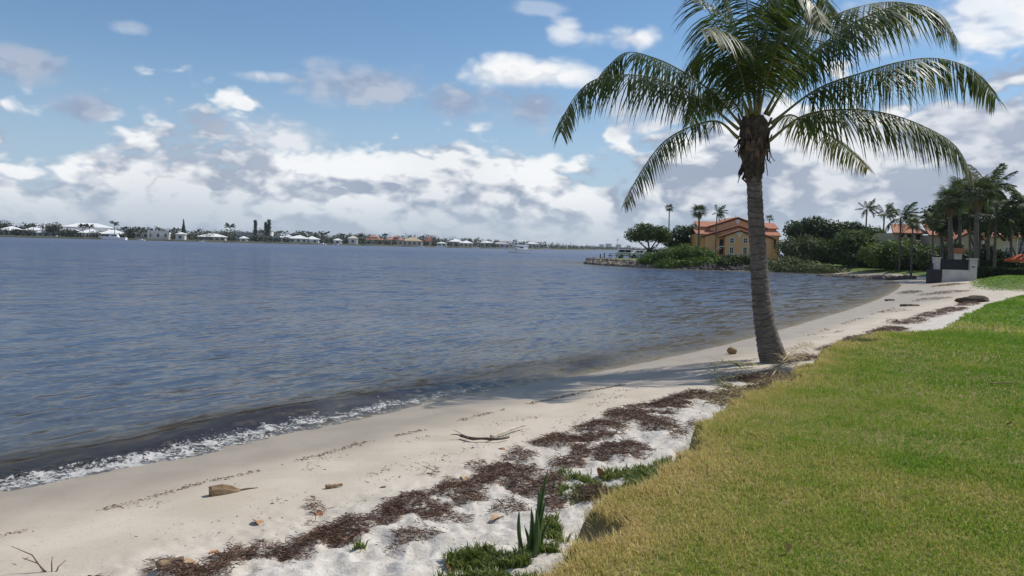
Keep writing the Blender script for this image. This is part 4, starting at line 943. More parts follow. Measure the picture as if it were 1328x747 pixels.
# ================================================================== RIPRAP OF THE POINT (uncountable small stones)
def rock_verts(r, s):
    d = np.array([(x, y, z) for x in (-1, 1) for y in (-1, 1) for z in (-1, 1)], float) * .62
    d = np.concatenate([d, [(1, 0, 0), (-1, 0, 0), (0, 1, 0), (0, -1, 0), (0, 0, 1), (0, 0, -1)]]) * (1 + r.normal(0, .16, (14, 1)))
    return d * s * r.uniform(.7, 1.25, 3)
RF = [(0, 9, 2), ]
def hull_faces():
    import bmesh
    bm = bmesh.new(); r = np.random.default_rng(1)
    for v in np.concatenate([np.array([(x, y, z) for x in (-1, 1) for y in (-1, 1) for z in (-1, 1)], float) * .62, [(1, 0, 0), (-1, 0, 0), (0, 1, 0), (0, -1, 0), (0, 0, 1), (0, 0, -1)]]): bm.verts.new(v)
    bm.verts.ensure_lookup_table(); bm.verts.index_update(); bmesh.ops.convex_hull(bm, input=bm.verts)
    f = [tuple(v.index for v in fc.verts) for fc in bm.faces]; bm.free(); return [x for x in f if len(x) == 3], [x for x in f if len(x) == 4]
T3, T4 = hull_faces(); T3 = np.array(T3 + [(q[0], q[1], q[2]) for q in T4] + [(q[0], q[2], q[3]) for q in T4])
def rocks(name, label, line, n, s0, s1, spread, m, zlift=.15):
    r = np.random.default_rng(len(name) + n); q = [np.asarray(p, float) for p in line]
    seg = [np.linalg.norm(b - a) for a, b in zip(q[:-1], q[1:])]; cum = np.concatenate([[0], np.cumsum(seg)]); V = []
    for k in range(n):
        u = r.random() * cum[-1]; i = min(len(seg) - 1, int(np.searchsorted(cum, u) - 1)); i = max(0, i); f = (u - cum[i]) / seg[i]; p = q[i] + (q[i + 1] - q[i]) * f
        nrm = np.array([-(q[i + 1] - q[i])[1], (q[i + 1] - q[i])[0]]) / seg[i]; off = r.uniform(spread[0], spread[1]); x, y = p + nrm * off
        V.append(rock_verts(r, r.uniform(s0, s1)) + np.array([x, y, max(gz_fast(x, y), -.15) + zlift * r.random()]))
    V = np.concatenate(V); F = (np.arange(n)[:, None, None] * 14 + T3[None]).reshape(-1, 3)
    o = link(name, np_mesh(name, V, [F], m)); tag(o, label, 'rocks', kind='stuff'); return o
def gz_fast(x, y): return float(ground_z(np.array([x]), np.array([y]), False)[0])
rock_m = mat('shore_rock', (.33, .28, .22), (.10, .085, .07), rough=.9, scale=.9, detail=6, bump=.5, bscale=8, spec=.2)
fr = pen_front[::-1]   # tip -> right
rocks('riprap', 'brown and grey riprap stones along the edge of the point', [p for p in fr[:5]], 900, .16, .38, (-.3, 1.6), rock_m)
rocks('shore_stones', 'small dark stones along the shrubby shore of the point', [p for p in fr[4:]], 420, .10, .26, (-.2, 1.2), mat('wet_rock', (.12, .10, .085), (.05, .043, .038), rough=.8, scale=1.2, bump=.5, spec=.3))
rocks('shore_rocks', 'dark stones along the back of the far beach', pline([(1060, 352.5), (1100, 354), (1140, 356), (1165, 357.5)], .5), 420, .14, .34, (-.5, 2.2), mat('dark_rock', (.16, .135, .11), (.06, .05, .045), rough=.9, scale=1.2, bump=.5, spec=.2))

# ================================================================== THINGS ON THE POINT
dark_wood = mat('weathered_dark_wood', (.06, .05, .045), (.03, .026, .024), rough=.8, scale=6)
wood_grey = mat('weathered_wood', (.26, .22, .17), (.15, .12, .09), rough=.85, scale=8, bump=.4, stretch=(1, 1, .2))
white_paint = mat('white_paint', (.78, .77, .74), (.70, .69, .66), rough=.5, scale=2)
steel = mat('galvanised_pole', (.55, .56, .57), (.46, .47, .48), rough=.45, scale=3, metal=.3)
conc = mat('old_concrete', (.30, .26, .21), (.16, .14, .115), rough=.9, scale=1.6, bump=.6, bscale=9)
# concrete cap at the tip of the point
tipc = P(764, 341, 0); cap = empty('seawall_block', (tipc[0], tipc[1] + 1.5, 0)); tag(cap, 'dark broken concrete seawall end at the tip of the rocky point', 'seawall')
for k in range(7):
    MB().box((k * 1.0 + rng.normal(0, .05), 0 - k * .05, .35 + rng.normal(0, .05)), (.95, 2.2, 1.05 + rng.normal(0, .08)), rng.normal(0, .05), bev=.08).build('concrete_block', conc, cap)
for x, hh in ((778.5, .75), (783.5, .8)):
    b = gpt(x, 336, 135); r_ = empty('mooring_post', b); tag(r_, 'dark mooring post nearest the broken concrete tip of the point' if x < 780 else 'second dark mooring post from the broken concrete tip, nearer the light pole', 'post', 'mooring posts on the point')
    mb = MB(); mb.tube([(0, 0, -.3), (0, 0, hh)], [.11, .10], 9); mb.build('post', dark_wood, r_, smooth=True); mb = MB(); mb.tube([(0, 0, hh + .002), (0, 0, hh + .06), (0, 0, hh + .1)], [.13, .13, .03], 9); mb.build('cap', dark_wood, r_)
# light pole
b = gpt(802, 336, 136); lp = empty('light_pole', b); tag(lp, 'slim white light pole at the end of the rocky point', 'light pole')
top_ = PD(801, 311, 136) - b; MB().tube([(0, 0, -.3), top_ * .5, top_], [.07, .055, .045], 8).build('pole', steel, lp, smooth=True)
MB().box(top_ + np.array([.05, 0, .06]), (.34, .2, .12), bev=.04).build('lamp_head', white_paint, lp)
for x, h0, lb in ((874, 312, 'thin lamp post in front of the sea grape mound'), (894, 308, 'lamp post with small round lantern before the dark tree'), (850, 322, 'low path light beside the trunk of the shade tree')):
    b = gpt(x, 334, 134); lp = empty('lamp_post', b); tag(lp, lb, 'lamp post'); top_ = PD(x, h0, 134) - b
    MB().tube([(0, 0, -.2), top_], [.05, .035], 7).build('pole', dark_wood, lp); MB().tube([top_, top_ + np.array([0, 0, .08]), top_ + np.array([0, 0, .28]), top_ + np.array([0, 0, .36])], [.06, .14, .15, .03], 8).build('lantern', white_paint, lp)
# picnic tables
def picnic(label, b, rz):
    r_ = empty('picnic_table', b, rz); tag(r_, label, 'picnic table', 'picnic tables on the point')
    for k in range(4): MB().box((0, -.27 + .18 * k, .75), (1.8, .16, .045)).build('table_plank', dark_wood, r_)
    for s_ in (-1, 1):
        MB().box((0, s_ * .7, .45), (1.8, .26, .045)).build('bench', dark_wood, r_)
        for e in (-1, 1): MB().tube([(e * .65, s_ * .78, -.05), (e * .65, s_ * .2, .73)], .045, 4).build('leg', dark_wood, r_)
        MB().box((s_ * .65, 0, .40), (.05, 1.5, .09)).build('crossbar', dark_wood, r_)
picnic('dark wooden picnic table by the light pole on the rocky point', gpt(796, 335.5, 137), .2)
picnic('dark wooden picnic table nearer the shade tree', gpt(811, 335.5, 138), -.1)
picnic('dark wooden picnic table in the shade of the forked tree', gpt(827, 335.5, 139), .1)
# parked cars
glass = mat('dark_car_glass', (.02, .025, .03), (.03, .035, .04), rough=.08, spec=.6); rub = mat('tyre_rubber', (.02, .02, .02), rough=.9); rim_m = mat('wheel_rim', (.5, .5, .52), rough=.35, metal=.7); red_l = mat('tail_light', (.35, .01, .01), rough=.3); hl_m = mat('head_light', (.8, .8, .78), rough=.2)
def car(label, b, rz, paint, suv=True):
    r_ = empty('parked_car', b, rz); tag(r_, label, 'car', 'cars parked on the point')
    H = 1.62 if suv else 1.42
    prof = [(-2.15, .38), (-2.2, .75), (-2.1, .98), (-1.9, 1.02), (2.0, .88), (2.15, .72), (2.18, .4), (2.0, .32), (-2.0, .32)] if not suv else [(-2.2, .4), (-2.25, .9), (-2.15, 1.08), (.95, 1.08), (2.05, .95), (2.2, .75), (2.2, .42), (2.05, .34), (-2.05, .34)]
    mb = MB(); mb.prism([np.array([x, 0, z]) for x, z in prof], np.array([0, -.86, 0]), np.array([0, .86, 0])); body = mb.build('body', paint, r_)
    bv = body.modifiers.new('bevel', 'BEVEL'); bv.width = .09; bv.segments = 2
    cab = [(-2.05, 1.05), (-1.85, H - .05), (-1.6, H), (.2, H), (.45, H - .06), (1.05, 1.05)] if suv else [(-1.6, .98), (-.95, H - .04), (-.7, H), (.1, H), (.4, H - .06), (1.15, .92)]
    mb = MB(); mb.prism([np.array([x, 0, z]) for x, z in cab], np.array([0, -.70, 0]), np.array([0, .70, 0])); c_ = mb.build('cabin', paint, r_); bv = c_.modifiers.new('bevel', 'BEVEL'); bv.width = .07; bv.segments = 2
    x0, x1 = cab[1][0] + .05, cab[4][0] - .02
    for s_ in (-1, 1):
        for a_, b_ in ((x0, (x0 + x1) / 2 - .05), ((x0 + x1) / 2 + .05, x1)): MB().box(((a_ + b_) / 2, s_ * .702, (H + 1.05) / 2 + .02), (b_ - a_, .02, (H - 1.05) * .72), bev=.008).build('side_window', glass, r_)
        MB().box((2.17, s_ * .6, .72), (.08, .36, .14), bev=.03).build('headlight', hl_m, r_); MB().box((-2.22, s_ * .66, .86), (.06, .2, .26), bev=.02).build('taillight', red_l, r_)
    mid_w = np.array([(cab[4][0] + cab[5][0]) / 2, 0, (cab[4][1] + cab[5][1]) / 2]); MB().prism([np.array([cab[4][0] + .10, 0, cab[4][1] - .06]), np.array([cab[5][0] - .06, 0, cab[5][1] + .12]), np.array([cab[5][0] + .02, 0, cab[5][1] + .1]), np.array([cab[4][0] + .16, 0, cab[4][1] - .03])], np.array([0, -.6, 0]), np.array([0, .6, 0])).build('windscreen', glass, r_)
    for x in (-1.35, 1.35):
        for s_ in (-1, 1):
            w_ = MB(); w_.tube([(x, s_ * .66, .34), (x, s_ * .88, .34)], .34, 16); wo_ = w_.build('wheel', rub, r_); MB().tube([(x, s_ * .87, .34), (x, s_ * .895, .34)], .20, 12).build('rim', rim_m, wo_)
    return r_
pw, pk, pg = mat('white_car_paint', (.75, .75, .74), rough=.25), mat('black_car_paint', (.015, .015, .018), rough=.2), mat('silver_car_paint', (.45, .47, .5), rough=.25, metal=.4)
car('white van like car parked furthest from the shade tree trunk', gpt(814, 334, 148), .1, pw)
car('black low car parked deepest in the shade behind the forked trunk', gpt(838, 334, 157), .2, pk, False)
car('white low car parked just left of the forked trunk', gpt(830, 334, 148), .1, pw, False)
car('silver car parked right of the forked trunk', gpt(851, 334, 148), -.1, pg)
tree('low_shrub', 'low dark bush line behind the parked cars', 'shrub', gpt(862, 333, 158), [((-2.2, 0, .4), (1.6, 1.2, .8)), ((0, 0, .6), (1.8, 1.2, .9)), ((2.2, 0, .7), (1.6, 1.2, .9))], 2200, .2, 'dark', trunk=.06, crown='foliage', gap=.38, seed=26)
# ================================================================== BUILDINGS ON THE RIGHT SHORE
ochre = mat('ochre_stucco', (.74, .38, .13), (.68, .34, .11), rough=.9, scale=1.2, bump=.15, bscale=20)
peach = mat('peach_stucco', (.80, .44, .23), (.74, .40, .20), rough=.9, scale=1.2, bump=.15, bscale=20)
beige = mat('beige_stucco', (.56, .46, .32), (.50, .41, .28), rough=.9, scale=1.0, bump=.15, bscale=20)
trim = mat('white_trim', (.76, .74, .70), (.70, .68, .64), rough=.7, scale=3)
gl = mat('window_glass', (.035, .045, .055), (.06, .07, .085), rough=.06, spec=.7, scale=.8)
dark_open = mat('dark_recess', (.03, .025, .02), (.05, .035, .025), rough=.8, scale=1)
def tile_mat(name, c1, c2):
    m = bpy.data.materials.new(name); m.use_nodes = True; t = NT(m.node_tree); bs = m.node_tree.nodes['Principled BSDF']
    co = t.new('ShaderNodeTexCoord').outputs['Object']; n = t.noise(co, 2.5, 5, .6); n2 = t.noise(co, 9, 3, .6)
    t.set(bs.inputs['Base Color'], t.mix(t.sstep(t.add(t.mul(n, .5), t.mul(n2, .5)), .38, .62), c1, c2)); bs.inputs['Roughness'].default_value = .8
    return m
terra = tile_mat('terracotta_tiles', (.50, .21, .115), (.36, .13, .07))
eave_m = mat('dark_eave_brown', (.12, .065, .045), (.08, .045, .03), rough=.9)  # dark brown for the bargeboards and the finial
def roof_slope(name, parent, A, B, C, D, m, n=None, rows=None):
    """tiled roof plane: A-B eave, D-C top edge; built as rows of barrel-tile ridges running up the slope"""
    A, B, C, D = [np.asarray(p, float) for p in (A, B, C, D)]; L = np.linalg.norm(B - A); n = n or max(3, int(L / .32))
    nr = np.cross(B - A, D - A); nr /= np.linalg.norm(nr); nr = nr if nr[2] > 0 else -nr
    us = np.linspace(0, 1, n * 4 + 1); V = []; 
    for u in us:
        h = abs(math.sin(u * n * math.pi)) * .075
        V += [A + (B - A) * u + nr * h, D + (C - D) * u + nr * h]
    V = np.array(V); k = np.arange(n * 4)[:, None] * 2
    low = len(V); V = np.concatenate([V, [A - nr * .1, B - nr * .1, C - nr * .1, D - nr * .1]])
    return link(name, np_mesh(name, V, [k + np.array([[0, 2, 3, 1]]), np.array([[low, low + 3, low + 2, low + 1], [low, low + 1, n * 8, 0]])], m), parent)
def rake(parent, A, B, m, step=.34, r=.085):
    """row of barrel tile ends along a gable edge, each tile its own bump on one strip"""
    A, B = np.asarray(A, float), np.asarray(B, float); L = np.linalg.norm(B - A); n = max(2, int(L / step)); mb = MB()
    for k in range(n):
        p, q = A + (B - A) * (k / n), A + (B - A) * ((k + .86) / n); mb.tube([p, q], [r, r * .8], 6)
    o = mb.build('rake_tiles', m, parent); o['kind'] = 'stuff'; return o
def window(parent, c, wd, h, face_y=-1, fr=.12, mull=True):
    """window set proud of a wall facing -y"""
    x, y, z = c; f = empty_part('window', parent)
    MB().box((x, y + .03, z), (wd, .04, h)).build('pane', gl, f)
    mb = MB(); mb.box((x, y - .02, z + h / 2 + fr / 2), (wd + 2 * fr, .12, fr)); mb.box((x - wd / 2 - fr / 2, y - .02, z), (fr, .12, h)); mb.box((x + wd / 2 + fr / 2, y - .02, z), (fr, .12, h))
    if mull: mb.box((x, y - .005, z), (.05, .05, h)); mb.box((x, y - .002, z), (wd, .04, .05))
    mb.build('frame', trim, f); MB().box((x, y - .05, z - h / 2 - fr / 2), (wd + 2.4 * fr, .18, fr)).build('sill', trim, f)
def empty_part(name, parent):
    o = bpy.data.objects.new(name, None); COL.objects.link(o); o.parent = parent; o.empty_display_size = .1; return o
# ---- the orange house on the point. local frame: x right, y away from the camera, metres; k m per photo pixel at its front
HY = 138.0; k = HY / FPX
hb = gpt(960, 333, HY); hz = hb[2]
house = empty('orange_house', hb); tag(house, 'two storey orange stucco house with stepped gables and terracotta roof on the point', 'house')
H0 = PD(960, 333, HY)
def hx(px_): return (px_ - 960) * k
def hh(px_, py_): return (PD(px_, py_, HY)[2]) - hz
def wallbox(name, x0, x1, z0, z1, y0, y1, m):
    return MB().box(((x0 + x1) / 2, (y0 + y1) / 2, (z0 + z1) / 2), (x1 - x0, y1 - y0, z1 - z0)).build(name, m, house)
def gable_wall(name, x0, x1, ze, xa, za, y0, y1, m, z0=-.3):
    mb = MB(); mb.prism([np.array([x0, 0, z0]), np.array([x1, 0, z0]), np.array([x1, 0, ze]), np.array([xa, 0, za]), np.array([x0, 0, ze])], np.array([0, y0, 0]), np.array([0, y1, 0])); return mb.build(name, m, house)
zw = hh(908, 303)         # wing eaves
wallbox('wall', hx(906), hx(1015), -.3, zw - .05, 2.2, 12, ochre)
# wing roofs (slope towards the viewer), lower and upper
for xa, xb in ((904, 941), (979, 1017)):
    roof_slope('roof', house, (hx(xa), 1.75, zw), (hx(xb), 1.75, zw), (hx(xb), 3.7, zw + .82), (hx(xa), 3.7, zw + .82), terra)
    MB().box(((hx(xa) + hx(xb)) / 2, 2.12, zw - .16), (hx(xb) - hx(xa) - .3, .12, .16)).build('eave_band', trim, house)
wallbox('upper_wall', hx(911), hx(1015), zw - .1, zw + 1.35, 3.9, 12, peach)
for xa, xb in ((909, 946), (974, 1018)):
    roof_slope('roof', house, (hx(xa), 3.5, zw + 1.28), (hx(xb), 3.5, zw + 1.28), (hx(xb), 6.4, zw + 2.35), (hx(xa), 6.4, zw + 2.35), terra)
# rear, middle and front gables
za3 = hh(961, 281); gable_wall('rear_gable', hx(926), hx(997), za3 - 1.45, hx(961), za3 - .12, 3.2, 11.9, peach)
za2 = hh(960, 292); gable_wall('middle_gable', hx(917), hx(1004), za2 - 1.8, hx(960), za2 - .12, 1.9, 3.3, peach)
za1 = hh(959, 298); gable_wall('front_gable', hx(941), hx(978), za1 - 1.0, hx(959.5), za1 - .10, .6, 2.0, peach)
def gable_roof(x0, x1, ze, xa, za, y0, y1):
    for xe in (x0, x1):
        roof_slope('roof', house, (xe, y0, ze), (xe, y1, ze), (xa, y1, za), (xa, y0, za), terra, n=max(3, int((y1 - y0) / .32)))
        rake(house, (xe, y0 - .03, ze), (xa, y0 - .03, za), terra); 
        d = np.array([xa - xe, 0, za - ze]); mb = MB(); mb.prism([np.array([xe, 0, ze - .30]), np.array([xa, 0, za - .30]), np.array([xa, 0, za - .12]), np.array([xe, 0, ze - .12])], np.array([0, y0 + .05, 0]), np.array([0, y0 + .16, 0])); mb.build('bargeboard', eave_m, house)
gable_roof(hx(922), hx(1001), za3 - 1.75, hx(961), za3 + .02, 2.85, 11)
gable_roof(hx(911), hx(1007), za2 - 2.0, hx(960), za2 + .02, 1.55, 3.1)
gable_roof(hx(932), hx(986), za1 - 1.22, hx(959.5), za1 + .02, .25, 1.8)
# white emblem in the front gable, smaller one above
em = MB(); cx, cz = hx(959), hh(959, 302.5)
em.prism([np.array([cx + a, 0, cz + b]) for a, b in ((-.85, .32), (-.5, .42), (-.25, .34), (0, .48), (.25, .34), (.5, .42), (.85, .32), (.55, -.05), (.28, -.18), (.2, -.5), (0, -.72), (-.2, -.5), (-.28, -.18), (-.55, -.05))], np.array([0, .45, 0]), np.array([0, .59, 0])); em.build('gable_emblem', trim, house)
MB().tube([(cx, .44, cz), (cx, .40, cz)], .16, 12).build('emblem_medallion', peach, house)
em = MB(); cz2 = hh(961, 287); em.prism([np.array([hx(961.5) + a, 0, cz2 + b]) for a, b in ((-.5, .25), (0, .5), (.5, .25), (0, -.5))], np.array([0, 3.06, 0]), np.array([0, 3.19, 0])); em.build('gable_emblem', trim, house)
for px_ in (949.5, 967):
    window(house, (hx(px_), .58, hh(px_, 312)), .62, .80); window(house, (hx(px_), .58, hh(px_, 324.5)), .62, .95)
MB().box((hx(959.5), .54, hh(960, 330.5)), (hx(978) - hx(941), .14, .16)).build('base_band', trim, house)
for px_, a, b in ((910, 309, 319), (1009.5, 310, 321)):
    z0, z1 = hh(px_, b), hh(px_, a); MB().box((hx(px_), 2.19, (z0 + z1) / 2), (.42, .06, z1 - z0)).build('slit_window', gl, house); MB().box((hx(px_), 2.16, z0 - .06), (.6, .12, .1)).build('sill', peach, house)
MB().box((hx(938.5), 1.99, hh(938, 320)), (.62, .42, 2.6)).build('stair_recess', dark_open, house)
# stairs on the left of the front gable
st = empty_part('outside_stair', house)
for q in range(9): MB().box((hx(925) + q * .19, 1.2, hh(925, 330) + .12 + q * .12), (.2, .9, .12)).build('step', peach, st)
MB().prism([np.array([hx(924), 0, hh(925, 328)]), np.array([hx(935.5), 0, hh(936, 320)]), np.array([hx(941), 0, hh(941, 320)]), np.array([hx(941), 0, hh(941, 319)]), np.array([hx(935), 0, hh(935, 319)]), np.array([hx(924), 0, hh(925, 327)])], np.array([0, .66, 0]), np.array([0, .74, 0])).build('handrail', trim, st)
MB().tube([(0, 4, za3 + .0), (0, 4, za3 + .35)], [.05, .01], 6).build('finial', eave_m, house)
MB().box((hx(937), .8, .35), (1.2, .6, .7)).build('planter_wall', dark_open, house)

# ---- the beige house behind the palms
BY = 112.0; kb = BY / FPX; bb = gpt(1250, 340, BY)
bh_ = empty('beige_house', bb); tag(bh_, 'long beige stucco house with terracotta roofs behind the tall palms', 'house')
house = bh_
def bx_(px_): return (px_ - 1250) * kb
def bz_(px_, py_): return PD(px_, py_, BY)[2] - bb[2]
ze = bz_(1250, 306)
wallbox('wall', bx_(1204), bx_(1345), -.3, ze, 0, 9, beige)
roof_slope('roof', bh_, (bx_(1200), -.6, ze), (bx_(1350), -.6, ze), (bx_(1350), 4.5, ze + 2.1), (bx_(1212), 4.5, ze + 2.1), terra)
# left wing with hip roof
zl = bz_(1180, 302)
wallbox('wing_wall', bx_(1166), bx_(1204.5), -.3, zl, 2, 8, beige)
roof_slope('roof', bh_, (bx_(1163), 1.5, zl), (bx_(1212), 1.5, zl), (bx_(1204), 4.5, zl + 1.3), (bx_(1172), 4.5, zl + 1.3), terra)
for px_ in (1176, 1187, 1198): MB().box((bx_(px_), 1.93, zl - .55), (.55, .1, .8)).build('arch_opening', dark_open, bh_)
gable_wall('porch_gable', bx_(1226), bx_(1262), bz_(1244, 312), bx_(1244), bz_(1244, 301), -2, .1, beige)
house = bh_; gable_roof(bx_(1222), bx_(1266), bz_(1244, 312) + .0, bx_(1244), bz_(1244, 300), -2.4, 1)
for px_, py_, ww, h_ in ((1306, 325.5, .95, 1.0), (1232, 322, .8, 1.6), (1256, 322, .8, 1.6), (1322, 320, .9, 2.2), (1216, 324, .8, 1.2)):
    window(bh_, (bx_(px_), -.04 if not 1225 < px_ < 1263 else -2.04, bz_(px_, py_)), ww, h_)
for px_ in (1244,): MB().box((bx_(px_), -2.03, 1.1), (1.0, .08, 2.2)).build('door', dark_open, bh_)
for px_ in (1228, 1251, 1260): MB().tube([(bx_(px_), -2.5, -.2), (bx_(px_), -2.5, bz_(px_, 312))], .12, 10).build('column', trim, bh_)

# ---- the dock wall with dark fence
SY = 74.0; sb = gpt(1235, 361, SY); ks = SY / FPX
dw = empty('dock_wall', sb); tag(dw, 'low white seawall with dark fence panel between two white pillars on the beach', 'wall')
def sx(p_): return (p_ - 1235) * ks
def sz(p_, q_): return PD(p_, q_, SY)[2] - sb[2]
white_w = mat('aged_white_wall', (.60, .57, .52), (.46, .43, .38), rough=.9, scale=1.4, bump=.3, bscale=12)
panel_m = mat('dark_fence_panel', (.014, .015, .018), (.010, .011, .013), rough=.6, scale=4)
for a, b, y0, y1, nm in ((1210, 1216.5, 335, 352, 'pillar'), (1254.5, 1264.5, 336.5, 361, 'pillar')):
    z1, z0 = sz(a, y0), -.4; MB().box(((sx(a) + sx(b)) / 2, 0, (z0 + z1) / 2), (sx(b) - sx(a), .55, z1 - z0), bev=.02).build(nm, white_w, dw)
    MB().box(((sx(a) + sx(b)) / 2, 0, z1 + .045), (sx(b) - sx(a) + .12, .67, .085), bev=.02).build('pillar_cap', white_w, dw)
MB().box(((sx(1214) + sx(1254.5)) / 2, -.02, (sz(1235, 350) - .4) / 2), (sx(1254.4) - sx(1214), .5, sz(1235, 350) + .4)).build('base_wall', white_w, dw)
np_ = 9; xa, xb = sx(1216.6), sx(1254.4); zt, zb_ = sz(1235, 337), sz(1235, 349.7)
for q in range(np_): MB().box((xa + (q + .5) * (xb - xa) / np_, -.05, (zt + zb_) / 2), ((xb - xa) / np_ - .02, .08, zt - zb_)).build('fence_board', panel_m, dw)
MB().box(((xa + xb) / 2, -.05, zt + .035), (xb - xa, .14, .06)).build('top_rail', panel_m, dw)
MB().box((sx(1207.5), -.5, (sz(1207, 349) - .4) / 2), (sx(1214) - sx(1201), 1.0, sz(1207, 349) + .4)).build('gate_box', panel_m, dw)
MB().box((sx(1201.5), -.9, (sz(1201, 341) - .3) / 2), (.16, .16, sz(1201, 341) + .3)).build('gate_post', panel_m, dw)
MB().box((sx(1259.5), -.29, sz(1259, 346)), (.26, .03, .12)).build('plaque', mat('plaque_bronze', (.16, .13, .09), rough=.5), dw)
# terracotta planter on the terrace behind the fence
b = gpt(1239, 345, 84); pl = empty('planter', b); tag(pl, 'terracotta planter box with green plant behind the dark fence', 'planter')
top_z = PD(1239, 329, 84)[2] - b[2]
MB().box((0, 0, top_z / 2 - .1), (.9, .7, top_z + .2)).build('plinth', white_w, pl); MB().add([(-.55, -.4, top_z), (.55, -.4, top_z), (.55, .4, top_z), (-.55, .4, top_z), (-.7, -.5, top_z + .6), (.7, -.5, top_z + .6), (.7, .5, top_z + .6), (-.7, .5, top_z + .6)], [(3, 2, 1, 0), (4, 5, 6, 7), (0, 1, 5, 4), (1, 2, 6, 5), (2, 3, 7, 6), (3, 0, 4, 7)]).build('pot', mat('terracotta_pot', (.45, .20, .12), (.36, .15, .09), rough=.85), pl)
V, F, R = leaf_cloud([((0, 0, top_z + .75), (.75, .5, .35))], 500, .12, 9, .3); link('foliage', np_mesh('foliage', V, [F], LEAF['olive'], {'rnd': R}), pl)
# orange parasol
b = gpt(1322, 350, 80); ps = empty('parasol', b); tag(ps, 'orange red garden parasol above the hedge', 'parasol'); pz = PD(1322, 329, 80)[2] - b[2]
MB().tube([(0, 0, -.1), (0, 0, pz + .1)], .035, 8).build('pole', wood_grey, ps)
mb = MB(); n = 8; R1 = 1.35; vs = [(0, 0, pz)] + [(R1 * math.cos(2 * math.pi * q / n), R1 * math.sin(2 * math.pi * q / n), pz - .62) for q in range(n)] + [(R1 * math.cos(2 * math.pi * q / n), R1 * math.sin(2 * math.pi * q / n), pz - .82) for q in range(n)] + [(0, 0, pz - .03)] + [(.98 * R1 * math.cos(2 * math.pi * q / n), .98 * R1 * math.sin(2 * math.pi * q / n), pz - .64) for q in range(n)]
fs = [(0, 1 + q, 1 + (q + 1) % n) for q in range(n)] + [(1 + q, 9 + q, 9 + (q + 1) % n, 1 + (q + 1) % n) for q in range(n)] + [(17, 18 + (q + 1) % n, 18 + q) for q in range(n)]
mb.add(vs, fs); mb.build('canopy', mat('orange_canvas', (.62, .12, .035), (.52, .09, .03), rough=.8, scale=3), ps)
for q in range(n): MB().tube([(0, 0, pz - .1), (R1 * .97 * math.cos(2 * math.pi * q / n), R1 * .97 * math.sin(2 * math.pi * q / n), pz - .66)], .012, 4).build('rib', wood_grey, ps)

# ================================================================== THE FAR SHORE
def fd(x): return float(np.interp(x, [-200, 0, 240, 460, 640, 740, 800, 900], [510, 520, 560, 630, 720, 950, 1500, 1800]))
far_edge = [PD(x, 310, fd(x))[:2] for x in range(-260, 960, 20)]
land_m = mat('far_shore_grass', (.07, .085, .035), (.11, .10, .06), rough=.9, scale=.05)
bulk = mat('far_bulkhead', (.16, .15, .13), (.09, .085, .075), rough=.9, scale=.08)
V = []; 
for p in far_edge:
    d = p / np.linalg.norm(p); V += [(p[0], p[1], -1), (p[0], p[1], .85), (p[0] + d[0] * 5, p[1] + d[1] * 5, 1.1), (p[0] + d[0] * 400, p[1] + d[1] * 400, 2.2)]
n = len(far_edge); i = np.arange(n - 1)[:, None] * 4
fs_ = link('far_shore', np_mesh('far_shore', np.array(V), [np.concatenate([i + np.array([[q, 4 + q, 5 + q, 1 + q]]) for q in range(3)])], land_m)); tag(fs_, 'low built up shore across the water', 'land', kind='structure')
def FZ(x, Y): return 1.12
def fpt(x, back=8): Y = fd(x) + back; p = PD(x, 310, Y); return np.array([p[0], p[1], 1.1])
wh = mat('far_white_wall', (.72, .71, .68), (.66, .65, .62), rough=.8, scale=.2); whr = mat('far_white_roof', (.80, .80, .79), (.74, .74, .73), rough=.6, scale=.2); cream = mat('far_cream_wall', (.62, .55, .43), (.56, .50, .39), rough=.8, scale=.2)
greyr = mat('far_grey_roof', (.38, .37, .36), (.33, .32, .31), rough=.8, scale=.2); tanr = mat('far_tan_roof', (.46, .35, .25), (.40, .30, .21), rough=.8, scale=.2); salr = mat('far_salmon_roof', (.46, .22, .15), (.38, .17, .115), rough=.8, scale=.2); redr = mat('far_red_roof', (.42, .13, .09), rough=.8, scale=.2)
def hip(x0, x1, y0, y1, z, h, ov=.8):
    x0 -= ov; x1 += ov; y0 -= ov; y1 += ov; dx, dy = x1 - x0, y1 - y0; ins = min(dx, dy) / 2 * .98
    if dx >= dy: a, b = (x0 + ins, (y0 + y1) / 2, z + h), (x1 - ins, (y0 + y1) / 2, z + h)
    else: a, b = ((x0 + x1) / 2, y0 + ins, z + h), ((x0 + x1) / 2, y1 - ins, z + h)
    vs = [(x0, y0, z), (x1, y0, z), (x1, y1, z), (x0, y1, z), a, b, (x0, y0, z - .25), (x1, y0, z - .25), (x1, y1, z - .25), (x0, y1, z - .25)]
    fs = [(0, 1, 5, 4), (2, 3, 4, 5), (1, 2, 5), (3, 0, 4)] if dx >= dy else [(0, 1, 4), (1, 2, 5, 4), (2, 3, 5), (3, 0, 4, 5)]
    return vs, fs + [(6, 9, 8, 7), (0, 6, 7, 1), (1, 7, 8, 2), (2, 8, 9, 3), (3, 9, 6, 0)]
